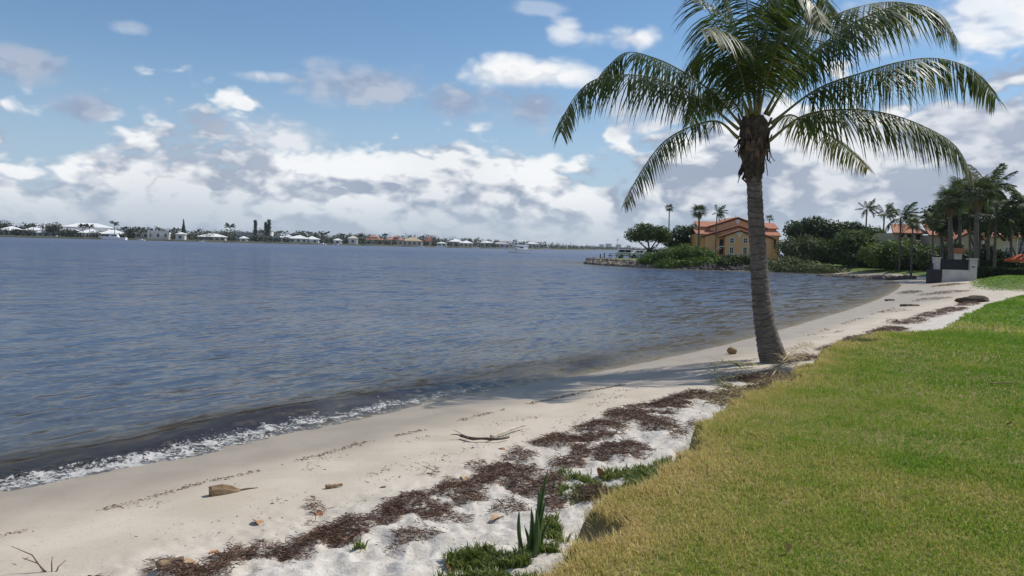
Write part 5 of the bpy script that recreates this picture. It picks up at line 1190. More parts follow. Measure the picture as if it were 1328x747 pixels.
def far_house(label, cx, vols, back=10, group=None, nwin=True):
    """vols: (px left, px right, wall bottom->top px heights above its base, roof px height, depth m, y offset, wall mat, roof mat) in photo pixels"""
    b = fpt(cx, back); Y = b[1]; q = Y / FPX; r_ = empty('waterfront_house', b, -math.atan2(b[0], b[1]) * .6); tag(r_, label, 'house', group)
    for (l, rt, z0, z1, rf, dp, yo, wm_, rm_) in vols:
        x0, x1 = (l - cx) * q, (rt - cx) * q; Z0, Z1 = z0 * q - (.4 if z0 == 0 else 0), z1 * q
        wl = MB().box(((x0 + x1) / 2, yo + dp / 2, (Z0 + Z1) / 2), (x1 - x0, dp, Z1 - Z0)).build('wall', wm_, r_)
        if rf > 0: mb = MB(); mb.add(*hip(x0, x1, yo, yo + dp, Z1 + .26, rf * q)); mb.build('roof', rm_, r_)
        else: MB().box(((x0 + x1) / 2, yo + dp / 2, Z1 + .2), (x1 - x0 + .8, dp + .8, .38)).build('roof', rm_, r_)
        if nwin and Z1 - max(Z0, 0) > 1.6:
            W_ = x1 - x0; nw = max(1, int(W_ / 3.6)); hz_ = min(2.2, (Z1 - max(Z0, 0)) * .62)
            for k2 in range(nw): MB().box((x0 + W_ * (k2 + .5) / nw, yo - .02, max(Z0, 0) + (Z1 - max(Z0, 0)) * .5), (min(2.0, W_ / nw * .55), .1, hz_)).build('window', gl, r_)
    return r_
far_house('low white roofed house at the far left end of the shore', 13, [(-2, 26, 0, 6, 5.5, 14, 0, wh, whr)], 22)
far_house('white house with chimney beside the big mansion', 54, [(34, 58, 0, 7, 5.5, 12, 0, wh, whr), (50, 72, 0, 4.5, 4, 10, -4, wh, whr), (52, 55.5, 8, 15.5, 0, 2, 4, wh, whr)], 22)
m_ = far_house('sprawling white mansion with two tiers of hipped white roofs and a columned porch', 118, [(80, 134, 0, 13, 5.5, 18, 12, wh, whr), (102, 128, 0, 5.5, 5.5, 14, 2, wh, whr), (126, 156, 0, 5, 5.5, 14, 4, wh, whr), (78, 100, 0, 8, 4, 12, 8, wh, whr)], 16)
for q in range(7): MB().tube([((103 + q * 4 - 118) * .51, .9, -.2), ((103 + q * 4 - 118) * .51, .9, 2.9)], .25, 8).build('column', wh, m_)
m_ = far_house('flat roofed modern white villa with rows of tall columns', 197, [(176, 193, 0, 7.5, 0, 10, 2, cream, wh), (192, 217, 0, 10, 0, 12, 0, wh, wh)], 12)
for q in range(6): MB().box(((192.5 + q * 4.8 - 197) * .54, -1.2, 2.5), (.5, .5, 5.4)).build('column', wh, m_)
m_ = far_house('small white pavilion with arched opening on the bank', 233, [(228, 239, 0, 7, 2.5, 8, 0, wh, wh)], 8)
far_house('low green shadowed house under a broad white roof', 273, [(257, 291, 0, 4.5, 4, 14, 0, cream, whr)], 14)
far_house('small white cottage below the grey block', 315, [(311, 320, 0, 3.5, 2.8, 7, 0, wh, whr)], 10)
far_house('bulky grey flat roofed block with white end wall', 330, [(305, 332, 0, 11, 0, 14, 10, mat('far_grey_wall', (.42, .42, .41), rough=.8, scale=.2), greyr), (326, 350, 0, 14, 0, 14, 8, wh, greyr), (346, 361, 0, 7, 0, 8, 0, wh, whr)], 26)
far_house('long white roofed house with several peaks', 388, [(364, 380, 0, 6, 3.5, 12, 4, wh, whr), (376, 398, 0, 5, 4.5, 12, 0, wh, whr), (394, 412, 0, 4.5, 4, 12, 2, wh, whr)], 14)
far_house('tiny white boathouse on a dock', 437, [(433, 442, 0, 4, 2.5, 6, 0, wh, whr)], 5)
far_house('narrow white house with tall front gable', 457, [(452, 463, 0, 7, 3.5, 9, 0, wh, cream)], 12)
far_house('wide salmon roofed villa with cream walls', 485, [(474, 496, 0, 6, 5, 14, 4, cream, salr), (478, 488, 6, 9, 3.5, 8, 6, cream, salr)], 18)
far_house('salmon roofed villa with square tower', 511, [(501, 523, 0, 6.5, 5, 14, 2, cream, salr), (512, 517, 6, 10, 2.5, 5, 3, cream, salr)], 16)
far_house('tan roofed villa close to the bank', 534, [(522, 547, 0, 5.5, 5, 14, 0, cream, tanr)], 10)
far_house('narrow house with a steep red roof among dark trees', 556, [(552, 559, 0, 6, 6, 8, 0, cream, redr)], 16)
far_house('white boxy house with flat top left of the cream villa', 573, [(567, 579, 0, 3.5, 1.6, 9, 0, wh, whr)], 8)
far_house('cream villa with stepped pale roofs', 598, [(582, 600, 0, 6, 3.5, 12, 2, cream, whr), (596, 613, 0, 4.5, 3.5, 12, 0, cream, whr)], 12)
far_house('bright white roofed house among trees beyond the cream villa', 631, [(623, 640, 0, 5.5, 2.5, 12, 6, wh, whr)], 24)
far_house('grey gabled house with dark windows just left of the motor yacht', 648, [(636, 661, 0, 4.2, 2.5, 10, 0, mat('far_pale_grey_wall', (.5, .48, .46), rough=.8, scale=.2), greyr)], 8)
far_house('long white roofed house above the trees right of the motor yacht', 690, [(681, 700, 0, 5.5, 1.6, 12, 8, wh, whr)], 26)
# trees of the far shore: one low mass, and the ones that stand out singly
mass = []
for x in np.arange(-60, 800, 2.6):
    Y = fd(x); q = Y / FPX
    for row in range(2):
        hpx = np.interp(x, [-60, 0, 100, 240, 330, 460, 560, 640, 700, 760, 800], [22, 20, 16.5, 16, 16, 15, 14.5, 12, 9.5, 6, 5.0]) * rng.uniform(.6, 1.15) * (.62 if row == 0 else 1.05)
        xx = x + rng.normal(0, 2); b = fpt(xx, (14 + rng.uniform(0, 10)) if row == 0 else (45 + rng.uniform(0, 25)))
        if row == 0 and rng.random() < .45: continue
        r_ = hpx * q / 2; mass.append(((b[0], b[1], 1.0 + r_ * .8), (r_ * rng.uniform(.8, 1.5), r_, r_ * 1.05)))
V, F, R = leaf_cloud(mass, 52000, .8, 70, .33)
o = link('far_trees', np_mesh('far_trees', V, [F], LEAF['far'], {'rnd': R})); tag(o, 'unbroken dark tree belt along the far shore', 'trees', kind='stuff')
farfan = pinnate_mesh('crown', 2.0, 14, .9, .9, 'far', 61, wid=.3)
def crown_mesh(seed, nf=11, s_=1.0):
    r = np.random.default_rng(seed); src = farfan; v = np.empty(len(src.vertices) * 3); src.vertices.foreach_get('co', v); v = v.reshape(-1, 3)
    fl = [tuple(p.vertices) for p in src.polygons]; VV, T_, Q_ = [], [], []
    for q in range(nf):
        e = Euler((0, -r.uniform(-.5, .9), q * 2.4 + r.normal(0, .2))).to_matrix(); off = len(VV) * len(v); VV.append(v @ np.array(e).T)
        for f in fl: (T_ if len(f) == 3 else Q_).append(tuple(i + off for i in f))
    VV = np.concatenate(VV); return np_mesh('crown', VV, [np.array(Q_), np.array(T_)], LEAF['far'], {'rnd': r.random(len(VV))})
CR = [crown_mesh(71), crown_mesh(72), crown_mesh(73)]; TRK = MB().tube([(0, 0, -.5), (.04, 0, .5), (0, 0, 1)], [.03, .024, .02], 7).mesh('trunk', palm_grey, True)
def far_palm(x, hpx, label, group=None, sc=1.0, back=6):
    b = fpt(x, back); q = b[1] / FPX; h = hpx * q; r_ = empty('shore_palm', b); tag(r_, label, 'palm tree', group)
    link('trunk', TRK, r_, scale=(9, 9, h * .86)); link('crown', CR[random.randint(0, 2)], r_, loc=(0, 0, h * .86), rot=(0, 0, random.random() * 6), scale=sc * (1.15 + .2 * random.random()))
for x, h, s_, lb in ((107, 16, 1.3, 'left one of the two palms before the white mansion'), (116, 16.5, 1.3, 'right one of the two palms before the white mansion'), (148, 21, 1.3, 'single taller palm rising behind the white mansion'), (298, 22, 1.7, 'big headed palm standing above the trees between cottage and white roof')): far_palm(x, h, lb, None, s_)
HN = [(13, 'the low house at the left end'), (54, 'the chimney house'), (118, 'the two tiered mansion'), (197, 'the columned villa'), (233, 'the small pavilion'), (273, 'the broad white roof'), (315, 'the white cottage'), (345, 'the grey block'), (388, 'the peaked white house'), (437, 'the tiny boathouse'), (457, 'the narrow white house'), (485, 'the wide salmon villa'), (511, 'the salmon tower villa'), (534, 'the tan roofed villa'), (556, 'the steep red roof'), (573, 'the boxy white house'), (598, 'the cream villa'), (631, 'the bright white roof'), (648, 'the grey gabled house'), (690, 'the long white roof beyond the yacht')]
def near_house(x, what):
    l = [n for p, n in HN if p <= x]; r = [n for p, n in HN if p > x]
    key = (what, l[-1] if l else '', r[0] if r else ''); near_house.n[key] = near_house.n.get(key, 0) + 1
    nth = ('first', 'second', 'third', 'fourth', 'fifth', 'sixth', 'seventh')[near_house.n[key] - 1]
    return '%s %s from %s towards %s' % (nth, what, l[-1], r[0]) if l and r else '%s %s beside %s' % (nth, what, (l or r)[0 if not l else -1])
near_house.n = {}
for x, h in [(161, 15), (171, 14), (178, 15), (186, 14.5), (195, 16), (205, 16), (222, 14), (228, 15.5), (362, 14), (370, 15), (384, 14), (392, 16), (400, 15), (408, 14), (416, 16), (424, 15), (444, 13), (468, 13), (499, 13), (548, 13), (563, 12), (606, 11), (618, 11), (643, 10), (668, 11), (36, 14), (43, 16), (255, 13), (340, 15)]: far_palm(x, h + random.uniform(-1, 1), near_house(x, 'palm'), 'palms lining the far shore', 1.1, random.uniform(4, 30))
def far_round(x, hpx, wpx_, label, back=18):
    b = fpt(x, back); q = b[1] / FPX; h, r_ = hpx * q, wpx_ * q / 2
    tree('shore_tree', label, 'tree', b, [((-r_ * .4, 0, h * .55), (r_ * .6, r_ * .6, h * .35)), ((r_ * .3, 0, h * .65), (r_ * .65, r_ * .6, h * .35)), ((0, 0, h * .4), (r_ * .8, r_ * .6, h * .35))], 700, .7, 'far', trunk=.4, gap=.35)
far_round(70, 19, 22, 'large dark round tree between the chimney house and the mansion'); far_round(5, 17, 20, 'pale crowned tree over the low house at the left end', 40); far_round(86, 11, 26, 'dark shrubby tree before the mansion', 8); far_round(170, 14, 18, 'dark round tree right of the mansion', 20); far_round(334, 9, 22, 'dark rounded tree below the grey block', 8); far_round(22, 9, 16, 'dark bushy tree between the two low white houses', 10)
# tall columnar pines
def far_pine(x, hpx, wpx_, label, kind='cone'):
    b = fpt(x, 30); q = b[1] / FPX; h, r_ = hpx * q, wpx_ * q / 2
    bl = [((0, 0, h * u), (r_ * ((1.08 - u) if kind == 'cone' else .9),) * 2 + (h * .06,)) for u in np.linspace(.35, .98, 9)]
    tree('columnar_pine', label, 'tree', b, bl, 900, .6, 'far', trunk=.3, limbs=False, gap=.3)
far_pine(238, 26, 8, 'pointed cone shaped pine above the small pavilion'); far_pine(331, 27, 5, 'slim column shaped pine behind the grey block', 'col'); far_pine(344.5, 25, 4.5, 'shorter of the two pines touching behind the white end wall', 'col'); far_pine(348.5, 28, 6, 'taller of the two pines touching behind the white end wall', 'col')
# ---------------- boats
gel = mat('white_gelcoat', (.80, .80, .79), (.76, .76, .75), rough=.25, scale=.5); navy = mat('dark_bottom_paint', (.03, .035, .06), rough=.4); tint = mat('tinted_boat_glass', (.02, .022, .026), rough=.1, spec=.6)
def hull_mb(L, B, H, fwd=1):
    """hull loft: bow at -x when fwd is -1"""
    mb = MB(); st_ = []
    for u in np.linspace(0, 1, 10):
        x = L * (u - .5); w_ = B / 2 * (1 - max(0, (u - .45) / .55) ** 2.2 * .98); sh = H * (1 + .35 * u * u); kl = -.35 + max(0, (u - .7) / .3) ** 2 * (H + .2)
        st_.append([(x * fwd, -w_, sh), (x * fwd * 1.0 - fwd * max(0, u - .7) * .8, -w_ * .86, .05), (x * fwd - fwd * max(0, u - .6) * 1.5, 0, kl), (x * fwd - fwd * max(0, u - .7) * .8, w_ * .86, .05), (x * fwd, w_, sh)])
    vs = [p for s_ in st_ for p in s_]; fs = [(i * 5 + j, i * 5 + j + 1, i * 5 + 6 + j, i * 5 + 5 + j) for i in range(9) for j in range(4)]; fs += [(i * 5 + 4, i * 5, i * 5 + 5, i * 5 + 9) for i in range(9)] + [(0, 1, 2, 3, 4)]
    return mb.add(vs, fs)
YY = 330.; yb = PD(673, 329, YY); yt = empty('motor_yacht', (yb[0], yb[1], 0.0), .62); yt.scale = (1.22,) * 3; tag(yt, 'white flybridge motor yacht cruising on the water', 'boat')
hull_mb(9.4, 3.1, 1.0, -1).build('hull', gel, yt)
mb = MB(); mb.prism([np.array([x, 0, z]) for x, z in ((-1.6, 1.2), (-.6, 2.15), (2.6, 2.25), (3.0, 1.2))], np.array([0, -1.2, 0]), np.array([0, 1.2, 0])); mb.build('cabin', gel, yt)
for s_ in (-1, 1): mb = MB(); mb.prism([np.array([x, 0, z]) for x, z in ((-1.0, 1.5), (-.55, 1.95), (1.0, 1.98), (1.0, 1.5))], np.array([0, s_ * 1.205, 0]), np.array([0, s_ * 1.225, 0])); mb.build('cabin_window', tint, yt)
mb = MB(); mb.prism([np.array([x, 0, z]) for x, z in ((-1.3, 1.3), (-.62, 2.05), (-.66, 2.1), (-1.36, 1.36))], np.array([0, -1.0, 0]), np.array([0, 1.0, 0])); mb.build('windscreen', tint, yt)
mb = MB(); mb.prism([np.array([x, 0, z]) for x, z in ((-1.9, 2.27), (-1.6, 2.75), (2.7, 2.75), (3.4, 2.27))], np.array([0, -1.25, 0]), np.array([0, 1.25, 0])); mb.build('flybridge', gel, yt)
mb = MB(); mb.prism([np.array([x, 0, z]) for x, z in ((-1.0, 2.76), (-.7, 3.2), (1.2, 3.25), (1.2, 2.76))], np.array([0, -.9, 0]), np.array([0, .9, 0])); mb.build('flybridge_screen', tint, yt)
MB().box((.5, 0, 3.95), (3.2, 2.2, .14), bev=.04).build('hardtop', gel, yt)
for x0, x1 in ((-1.5, -.8), (1.9, 2.0)):
    for s_ in (-1, 1): MB().tube([(x0, s_ * 1.1, 2.7), (x1, s_ * 1.0, 3.9)], .09, 6).build('arch_leg', gel, yt)
MB().tube([(.6, 0, 4.0), (.6, 0, 4.9)], .04, 5).build('mast', gel, yt); MB().tube([(.9, 0, 4.02), (.9, 0, 4.2), (.9, 0, 4.25)], [.3, .3, .05], 10).build('radar_dome', gel, yt)
mb = MB()
for s_ in (-1, 1):
    pts_ = [(-1.5 - 3.0 * u, s_ * 1.35 * (1 - u ** 2 * .9), 1.85 + .12 * u) for u in np.linspace(0, 1, 7)]; mb.tube(pts_, .03, 4)
    for p in pts_[::2]: mb.tube([(p[0], p[1], 1.1), p], .025, 4)
mb.build('bow_rail', steel, yt); MB().box((1.0, 0, .98), (7.0, 3.16, .07)).build('rub_rail', navy, yt)
MB().prism([np.array([x, 0, z]) for x, z in ((-4.5, .02), (-1.6, .02), (-1.2, .62), (-3.9, .9))], np.array([0, -1.38, 0]), np.array([0, -1.3, 0])) if False else None
def small_boat(label, x, Lpx, group=None, off=-6, cab=True):
    b = fpt(x, off); q = b[1] / FPX; L = Lpx * q; r_ = empty('moored_boat', (b[0], b[1], 0.0), random.uniform(-.2, .2)); tag(r_, label, 'boat', group)
    hull_mb(L, L * .28, L * .10, random.choice((-1, 1))).build('hull', gel, r_)
    if cab: mb = MB(); mb.prism([np.array([u * L, 0, z * L]) for u, z in ((-.18, .1), (-.08, .22), (.16, .22), (.22, .1))], np.array([0, -L * .1, 0]), np.array([0, L * .1, 0])); mb.build('cabin', gel, r_); MB().box((.05 * L, -L * .101, .175 * L), (L * .2, .05, L * .05)).build('cabin_window', tint, r_); MB().box((.04 * L, 0, .27 * L), (L * .26, L * .2, L * .012)).build('canopy', gel, r_)
small_boat('long white and grey yacht moored in front of the mansion', 147, 32)
for x, l, lb in ((183, 9, 'small white boat by the columned villa'), (262, 9, 'white runabout at the dock left of the broad white roof'), (418, 10, 'white cabin boat right of the peaked white house'), (546, 9, 'white boat tied up below the tan roof'), (571, 12, 'larger white cabin boat right of the tan roof'), (617, 9, 'low white boat before the cream villa'), (652, 9, 'white boat moored beside the grey gabled house'), (708, 9, 'last low white boat at the right end of the houses'), (437, 9, 'white boat lying at the tiny boathouse')): small_boat(lb, x, l)
# docks
dock_w = mat('dock_timber', (.17, .15, .13), (.10, .09, .08), rough=.9, scale=.5)
for x, l in ((128, 12), (222, 14), (262, 10), (300, 16), (352, 14), (398, 12), (430, 14), (476, 12), (530, 14), (590, 14), (630, 12), (696, 10)):
    b = fpt(x, -1.5); q = b[1] / FPX; r_ = empty('boat_dock', (b[0], b[1], 0)); tag(r_, near_house(x, 'low dock'), 'dock', 'docks of the far shore'); MB().box((0, -2, .75), (l * q, 2.2, .2)).build('deck', dock_w, r_)
    for k2 in range(4): MB().tube([((k2 / 3 - .5) * l * q * .95, -3.0, -1.2), ((k2 / 3 - .5) * l * q * .95, -3.0, 1.9)], .16, 6).build('piling', dock_w, r_)
# low skyline of the farthest shore
sk = []
for x in np.arange(742, 860, 2.2):
    b = PD(x, 320, 1750); sk.append(((b[0], b[1], 2.5), (6 * rng.uniform(.6, 1.4), 6, rng.uniform(2.5, 6.0))))
V, F, R = leaf_cloud(sk, 4200, 1.5, 75, .3); o = link('distant_trees', np_mesh('distant_trees', V, [F], LEAF['far'], {'rnd': R})); tag(o, 'faint distant line of trees at the far end of the lagoon', 'trees', kind='stuff')
for x, ww, h_ in ((780, 9, 10), (789, 12, 12), (802, 10, 11), (815, 8, 9)):
    b = PD(x, 320, 1800); r_ = empty('distant_building', (b[0], b[1], 1.0)); tag(r_, {780: 'faint low block beyond the tip of the point on the distant shore', 789: 'widest and tallest faint block on the distant shore', 802: 'faint block seen behind the white light pole on the distant shore', 815: 'smallest faint block on the distant shore left of the shade tree'}[x], 'building', 'blocks on the distant shore'); MB().box((0, 0, h_ / 2 - .2), (ww, 12, h_ + .4)).build('wall', wh, r_); MB().box((0, 0, h_ + .4), (ww + 1, 13, .8)).build('roof', greyr, r_)
# ================================================================== THINGS ON THE BEACH
husk = mat('coconut_husk', (.34, .22, .10), (.22, .13, .06), rough=.6, scale=9, bump=.3)
drift = mat('driftwood', (.33, .23, .135), (.17, .115, .07), rough=.9, scale=7, bump=.6, bscale=40, stretch=(.25, 1, 1))
drift_d = mat('dark_driftwood', (.16, .115, .08), (.09, .065, .045), rough=.9, scale=8, bump=.6, bscale=40, stretch=(.25, 1, 1))
pale_w = mat('pale_driftwood', (.58, .52, .43), (.45, .39, .31), rough=.85, scale=6, bump=.4, stretch=(.3, 1, 1))
dry_leaf = [mat('dry_leaf_orange', (.45, .22, .10), (.32, .14, .06), rough=.7, scale=30), mat('dry_leaf_tan', (.50, .35, .20), (.38, .24, .13), rough=.7, scale=30)]
def blob(name, m, parent, c, rad, seed, n=(14, 9), amp=.18, rot=None):
    V = []; nu, nv = n
    for j in range(nv + 1):
        ph = math.pi * j / nv
        for i_ in range(nu):
            th = 2 * math.pi * i_ / nu; d = np.array([math.sin(ph) * math.cos(th), math.sin(ph) * math.sin(th), math.cos(ph)])
            f = 1 + amp * (float(fbm(np.array([d[0] * 1.7 + seed]), np.array([d[1] * 1.7 + d[2] * 1.3]), 3, seed)[0]) - .5) * 2; V.append(d * np.asarray(rad) * f)
    V = np.array(V); 
    if rot is not None: V = V @ np.array(Euler(rot).to_matrix()).T
    V = V + np.asarray(c); F = [(j * nu + i_, (j + 1) * nu + i_, (j + 1) * nu + (i_ + 1) % nu, j * nu + (i_ + 1) % nu) for j in range(nv) for i_ in range(nu)]
    return link(name, np_mesh(name, V, [np.array(F)], m, smooth=True), parent)
# coconut
b = G(949, 459, .3); o = blob('coconut', husk, None, (0, 0, .08), (.125, .10, .10), 3, amp=.12); o.location = b; tag(o, 'brown coconut lying on the sand by the water near the palm', 'coconut')
# sawn log end half buried
b = G(288, 641, .3); lg = empty('driftwood_block', b, .45); lg.scale = (.68, .68, .68); tag(lg, 'chunky brown driftwood block half sunk in the bare sand', 'driftwood')
mb = MB(); mb.tube([(-.16, 0, .045), (-.14, 0, .05), (0, .01, .06), (.12, .03, .04), (.24, .05, .005)], [.075, .088, .085, .06, .03], 12, wob=lambda i_, th: 1 + .16 * math.sin(3 * th + i_) + .09 * math.sin(7 * th)); mb.build('log', drift, lg)
MB().tube([(-.168, 0, .045), (-.160, 0, .045)], [.066, .07], 12, wob=lambda i_, th: 1 + .12 * math.sin(3 * th)).build('cut_face', drift_d, lg)
MB().tube([(.2, .05, .01), (.35, .10, .012), (.5, .12, .004)], [.02, .012, .004], 6).build('root_tail', drift_d, lg)
def stick(name, label, pxs, r0, r1, m, cat='driftwood', twigs=(), lift=.02):
    pts_ = [G(x, y, .5) for x, y in pxs]; b = pts_[0].copy(); r_ = empty(name, b); tag(r_, label, cat); P_ = [p - b + np.array([0, 0, lift + r0]) for p in pts_]; P_ = list(catmull(P_, 12))
    MB().tube(P_, list(np.linspace(r0, r1, 12)), 8, wob=lambda i_, th: 1 + .18 * math.sin(i_ * 1.7 + th * 2)).build('stem', m, r_, smooth=True)
    for i_, d, L, rr in twigs:
        d = np.asarray(d, float); p = P_[i_]; MB().tube([p, p + d * L * .5 + np.array([0, 0, .01]), p + d * L], [rr, rr * .7, rr * .3], 6).build('twig', m, r_, smooth=True)
    return r_
stick('driftwood_branch', 'knobbly brown branch with thin twigs lying beside the pale plank', [(598, 569), (612, 573), (628, 573), (645, 574), (660, 571)], .020, .012, drift_d, twigs=((1, (-.8, .5, .3), .2, .006), (2, (-.2, -.6, .05), .18, .01), (4, (.3, -.6, .1), .14, .01), (0, (-.8, -.2, .1), .16, .010)))
stick('driftwood_plank', 'pale bleached driftwood stick resting on seaweed', [(637, 572), (652, 566), (668, 560), (682, 556)], .022, .012, pale_w, lift=.03)
stick('driftwood_piece', 'small rounded brown driftwood piece beside a dark weed tuft', [(422, 634), (432, 633), (444, 631)], .022, .012, drift, lift=0)
stick('driftwood_piece', 'tan driftwood stub in the wrack at the foot of the picture', [(205, 742), (220, 738), (238, 734)], .028, .02, drift, lift=.02)
stick('driftwood_root', 'weathered grey root sticking out under the straw coloured lawn edge', [(838, 622), (848, 612), (858, 605), (870, 594)], .035, .015, drift_d, lift=-.02)
# bare twigs poking from the wrack
b = G(60, 742, .5); tw = empty('bare_twig', b); tag(tw, 'bare forked twig sticking up out of the seaweed', 'twig'); u = .19
for k2, (dx, dz, l) in enumerate(((-.75, .55, .32), (-.85, .35, .24), (-.25, .65, .13), (.25, .5, .10))): MB().tube([(k2 * .02, 0, -.02), (k2 * .02 + dx * l * .45, .02, dz * l * .62), (k2 * .02 + dx * l, .03 * k2, dz * l)], [.0055, .004, .002], 5).build('branch', drift_d, tw)
# dry leaves
leaf_me = []
for sd2 in range(3):
    r = np.random.default_rng(sd2); V = []; n = 8
    for i_ in range(n + 1):
        u = i_ / n; wd = .5 * math.sin(u * math.pi) ** .7 * (1 - .2 * u); z = .12 * math.sin(u * 3 + sd2) + .05
        V += [(u - .5, -wd * .5, z + .14 * wd + r.normal(0, .03)), (u - .5, 0, z - .03), (u - .5, wd * .5, z + .16 * wd + r.normal(0, .03))]
    F = [(i_ * 3 + j, i_ * 3 + 3 + j, i_ * 3 + 4 + j, i_ * 3 + 1 + j) for i_ in range(n) for j in range(2)]
    for m in dry_leaf: leaf_me.append(np_mesh('fallen_leaf', np.array(V) * .13, [np.array(F)], m, smooth=True))
lv = [(333, 679, 0, 1.3, 'orange fallen leaf lying above the main seaweed line, the largest one'), (325, 715, 0, 1.0, 'orange fallen leaf on bare sand below the seaweed line'), (280, 719, 0, 1.1, 'orange brown fallen leaf stuck in the lower seaweed'), (414, 668, 2, 1.0, 'rust leaf on top of the dense weed clump'), (602, 621, 1, 1.1, 'tan leaf on the middle seaweed mat'), (644, 672, 3, 1.2, 'curled tan leaf alone on white sand behind the spiky plant'), (777, 622, 0, 1.3, 'upright curled rust leaf in the green weeds'), (753, 604, 3, 1.2, 'pale tan leaf among the green weeds'), (868, 562, 0, .9, 'small rust leaf on sand below the lawn edge'), (584, 733, 0, 1.2, 'brown leaf at the edge of the green weed patch'), (650, 582, 0, .9, 'rust leaf between branch and seaweed'), (810, 588, 2, 1.0, 'brown leaf where weeds meet seaweed'), (497, 632, 0, .7, 'small dark orange leaf near the left edge of the weed mats'), (245, 731, 1, 1.2, 'tan leaf in the seaweed beside the driftwood stub')]
for i_, (x, y, mi, s_, lb) in enumerate(lv):
    b = G(x, y, .55); o = link('fallen_leaf', leaf_me[(mi + 2 * (i_ % 3)) % 6], loc=b + np.array([0, 0, -.010 if i_ != 6 else .04]), rot=(rng.normal(0, .15), rng.normal(0, .12) if i_ != 6 else -1.2, rng.uniform(0, 6)), scale=float(s_)); tag(o, lb, 'leaf')
# litter on the lawn
o = link('fallen_leaf', leaf_me[3], loc=G(1020, 722, .95) + np.array([0, 0, .05]), rot=(.3, .9, 1), scale=.55); tag(o, 'pale dry leaf standing in the lawn grass', 'leaf')
o = link('fallen_leaf', leaf_me[5], loc=G(1310, 553, .95) + np.array([0, 0, .03]), rot=(.2, .3, 2), scale=.8); tag(o, 'small tan leaf lying flat on the green part of the lawn', 'leaf')
stick('fallen_twig', 'thin grey twig lying across the green lawn', [(1284, 501), (1300, 500), (1318, 502)], .010, .005, drift, cat='twig', lift=.03)
# ------------------------------------------------ snake plant
sp_m = leaf_mat('snake_plant_leaf', [(.035, .085, .02), (.06, .125, .028), (.12, .19, .045)], rough=.4, trans=.2, spec=.5)
b = G(690, 722, .75); sp0 = empty('snake_plant', b); tag(sp0, 'clump of dark green sword shaped upright leaves at the lawn edge', 'plant')
ks_ = np.hypot(b[0], b[1]) / FPX
for i_, (bx0, tx, ty, wpx2, yaw) in enumerate(((695, 708, 604, 7.0, .2), (689, 697, 632, 6.5, -.2), (699, 706, 640, 6.0, .3), (684, 687, 655, 6.0, .1), (680, 672, 664, 5.0, -.3), (692, 692, 648, 6.0, .4), (702, 712, 672, 5.5, .5), (686, 679, 684, 5.0, .5))):
    base_ = np.array([(bx0 - 690) * ks_, rng.normal(0, .02), -.03]); tip_ = np.array([(tx - 690) * ks_, rng.normal(0, .04), (722 - ty) * ks_]); side = np.array([math.cos(yaw), math.sin(yaw), 0]); nrm = np.array([-math.sin(yaw), math.cos(yaw), 0]); V = []; R = []
    for q in range(13):
        u = q / 12; p = base_ + (tip_ - base_) * u + np.array([.02 * math.sin(u * 3.1) * (1 if i_ % 2 else -1), 0, 0]); hw = wpx2 * .62 * ks_ * np.interp(u, [0, .2, .6, .85, 1], [.6, 1, .92, .55, .04]); cu = .35 * hw
        V += [p - side * hw + nrm * cu, p - nrm * .006, p + side * hw + nrm * cu]; rv = .35 + .3 * math.sin(u * 40 + i_) * .6; R += [.95, rv, .95] if False else [min(1, rv + .35), rv, min(1, rv + .35)]
    F = [(q * 3 + j, q * 3 + j + 1, q * 3 + j + 4, q * 3 + j + 3) for q in range(12) for j in range(2)]
    lf = link('leaf', np_mesh('leaf', np.array(V), [np.array(F)], sp_m, {'rnd': np.clip(np.array(R), 0, 1)}, smooth=True), sp0); so = lf.modifiers.new('thick', 'SOLIDIFY'); so.thickness = .005
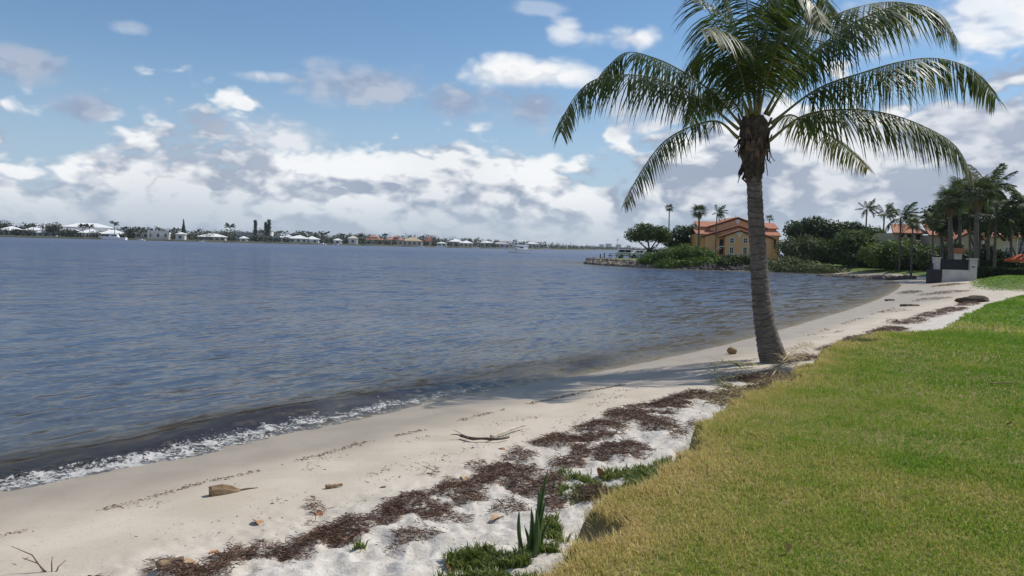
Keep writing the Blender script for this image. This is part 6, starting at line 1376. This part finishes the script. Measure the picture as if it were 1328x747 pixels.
# ------------------------------------------------ litter at the foot of the palm
dead_l = leaf_mat('dead_leaflets', [(.17, .12, .065), (.32, .24, .13), (.44, .36, .20)], rough=.7, trans=.15, spec=.2); green_l = leaf_mat('wilting_leaflets', [(.10, .12, .035), (.20, .20, .07), (.34, .29, .13)], rough=.6, trans=.2)
def ground_frond(name, label, pxs, ll, nl, m, lift, seed, up=.35):
    r = np.random.default_rng(seed); pts_ = [G(x, y, .6) + np.array([0, 0, lf_]) for (x, y), lf_ in zip(pxs, lift)]; b = G(*pxs[0], .6); r_ = empty(name, b); tag(r_, label, 'palm frond'); path = catmull([p - b for p in pts_], 24)
    MB().tube(path, list(np.linspace(.017, .005, 24)), 7).build('rachis', mat('rachis_' + str(seed), (.40, .33, .14), (.28, .21, .09), rough=.6, scale=9), r_, smooth=True); V, F, R = [], [], []
    for s_ in (-1, 1):
        for q in range(nl):
            u = .08 + .92 * q / nl; i_ = int(u * 22); p = path[i_] + (path[i_ + 1] - path[i_]) * (u * 22 - i_); tn = path[i_ + 1] - path[i_]; tn /= np.linalg.norm(tn); sv = np.cross(tn, [0, 0, 1.]); sv /= np.linalg.norm(sv)
            d = sv * s_ * .6 + tn * .8 + np.array([0, 0, up * r.uniform(-.3, 1)]) + r.normal(0, .12, 3); d /= np.linalg.norm(d); L = ll * math.sin(.5 + 2.2 * u) * r.uniform(.7, 1.1); p1 = p + d * L * .5; p2 = p1 + (d + np.array([0, 0, -.5])) * L * .45
            gzz = ground_z(np.array([p1[0] + b[0], p2[0] + b[0]]), np.array([p1[1] + b[1], p2[1] + b[1]]), False) - b[2]; p1[2] = max(p1[2], gzz[0] + .02); p2[2] = max(p2[2], gzz[1] + .01); wv = np.array([tn[0], tn[1], 0]) * .02
            k_ = len(V); V += [p - wv * .5, p + wv * .5, p1 + wv, p1 - wv, p2]; R += [np.clip(r.normal(.45, .25), 0, 1)] * 5; F += [(k_, k_ + 1, k_ + 2, k_ + 3), (k_ + 3, k_ + 2, k_ + 4, k_ + 4)]
    F = np.array(F); tri = F[:, 2] == F[:, 3]; link('leaflets', np_mesh('leaflets', np.array(V), [F[~tri], F[tri][:, :3]], m, {'rnd': np.array(R)}), r_); return r_
ground_frond('fallen_frond', 'arched yellow green fallen frond lying on the wrack left of the palm', [(958, 505), (936, 500), (926, 488), (934, 480), (955, 478), (985, 476)], .45, 60, green_l, [.02, .05, .14, .16, .10, .05], 31)
ground_frond('fallen_frond', 'straw coloured dead frond leaning on the bank at the foot of the palm', [(1000, 492), (1018, 474), (1036, 463), (1050, 457)], .55, 60, dead_l, [.05, .16, .22, .2], 32)
ground_frond('fallen_frond', 'second dead frond tucked behind the straw coloured one against the trunk', [(985, 492), (1008, 480), (1030, 470), (1046, 466)], .5, 60, dead_l, [.02, .08, .12, .10], 33)
ground_frond('fallen_frond', 'grey dry frond spread flat between trunk and white sand', [(1000, 482), (975, 488), (950, 492), (930, 496)], .42, 55, dead_l, [.03, .05, .04, .02], 34)
# roots and debris under the trunk
xs, ys = [], []
for cx, cy, rx, ry, n_ in ((1010, 480, 34, 9, 900), (975, 486, 40, 8, 800), (1030, 468, 22, 8, 500), (945, 494, 24, 6, 300)):
    th_ = rng.uniform(0, 6.283, n_); q = np.sqrt(rng.random(n_))
    for a, c_ in zip(cx + rx * q * np.cos(th_), cy + ry * q * np.sin(th_)): p = P(a, c_, .7); xs.append(p[0]); ys.append(p[1])
xs, ys = np.array(xs), np.array(ys); n = len(xs)
V, F, I_ = strands(xs, ys, ground_z(xs, ys) + rng.random(n) * .06, rng.uniform(.08, .35, n), rng.uniform(.006, .018, n), .5, 44); o = link('palm_litter', np_mesh('palm_litter', V, F, dead_l, {'rnd': np.clip(rng.normal(.35, .35, n), 0, 1)[I_]})); tag(o, 'tangle of dry palm litter and roots round the foot of the trunk', 'litter', kind='stuff')
# mound at the end of the wrack line, and stranded palm stems far down the beach
b = G(1262, 392, .5); o = blob('peat_clump', mat('dark_peat', (.10, .075, .05), (.06, .045, .03), rough=.95, scale=4, bump=.6), None, (0, 0, .1), (.75, .35, .22), 12, n=(24, 14), amp=.5); o.location = b; tag(o, 'dark eroded peat clump at the end of the seaweed line', 'soil clump')
for x0, x1, y, lb in ((1167, 1192, 397.5, 'dark stick lying flat on the wide sand beyond the palm'), (1148, 1160, 390.5, 'thin stick at the water edge beyond the palm')): stick('stranded_stick', lb, [(x0, y), ((x0 + x1) / 2, y - .3), (x1, y)], .06, .03, drift_d, lift=0)

# ================================================================== THE AIR
hm = bpy.data.materials.new('sea_haze'); hm.use_nodes = True; hm.node_tree.nodes.clear(); t = NT(hm.node_tree)
pv = t.new('ShaderNodeVolumePrincipled', {'Color': (.80, .87, 1.0), 'Density': .00009, 'Anisotropy': .2}); t.new('ShaderNodeOutputMaterial', {'Volume': pv.outputs[0]})
hz_o = MB().box((0, 0, 13.0), (9400, 9400, 31.0)).build('haze', hm); tag(hz_o, 'thin pale sea haze over the lagoon', 'haze', kind='stuff')
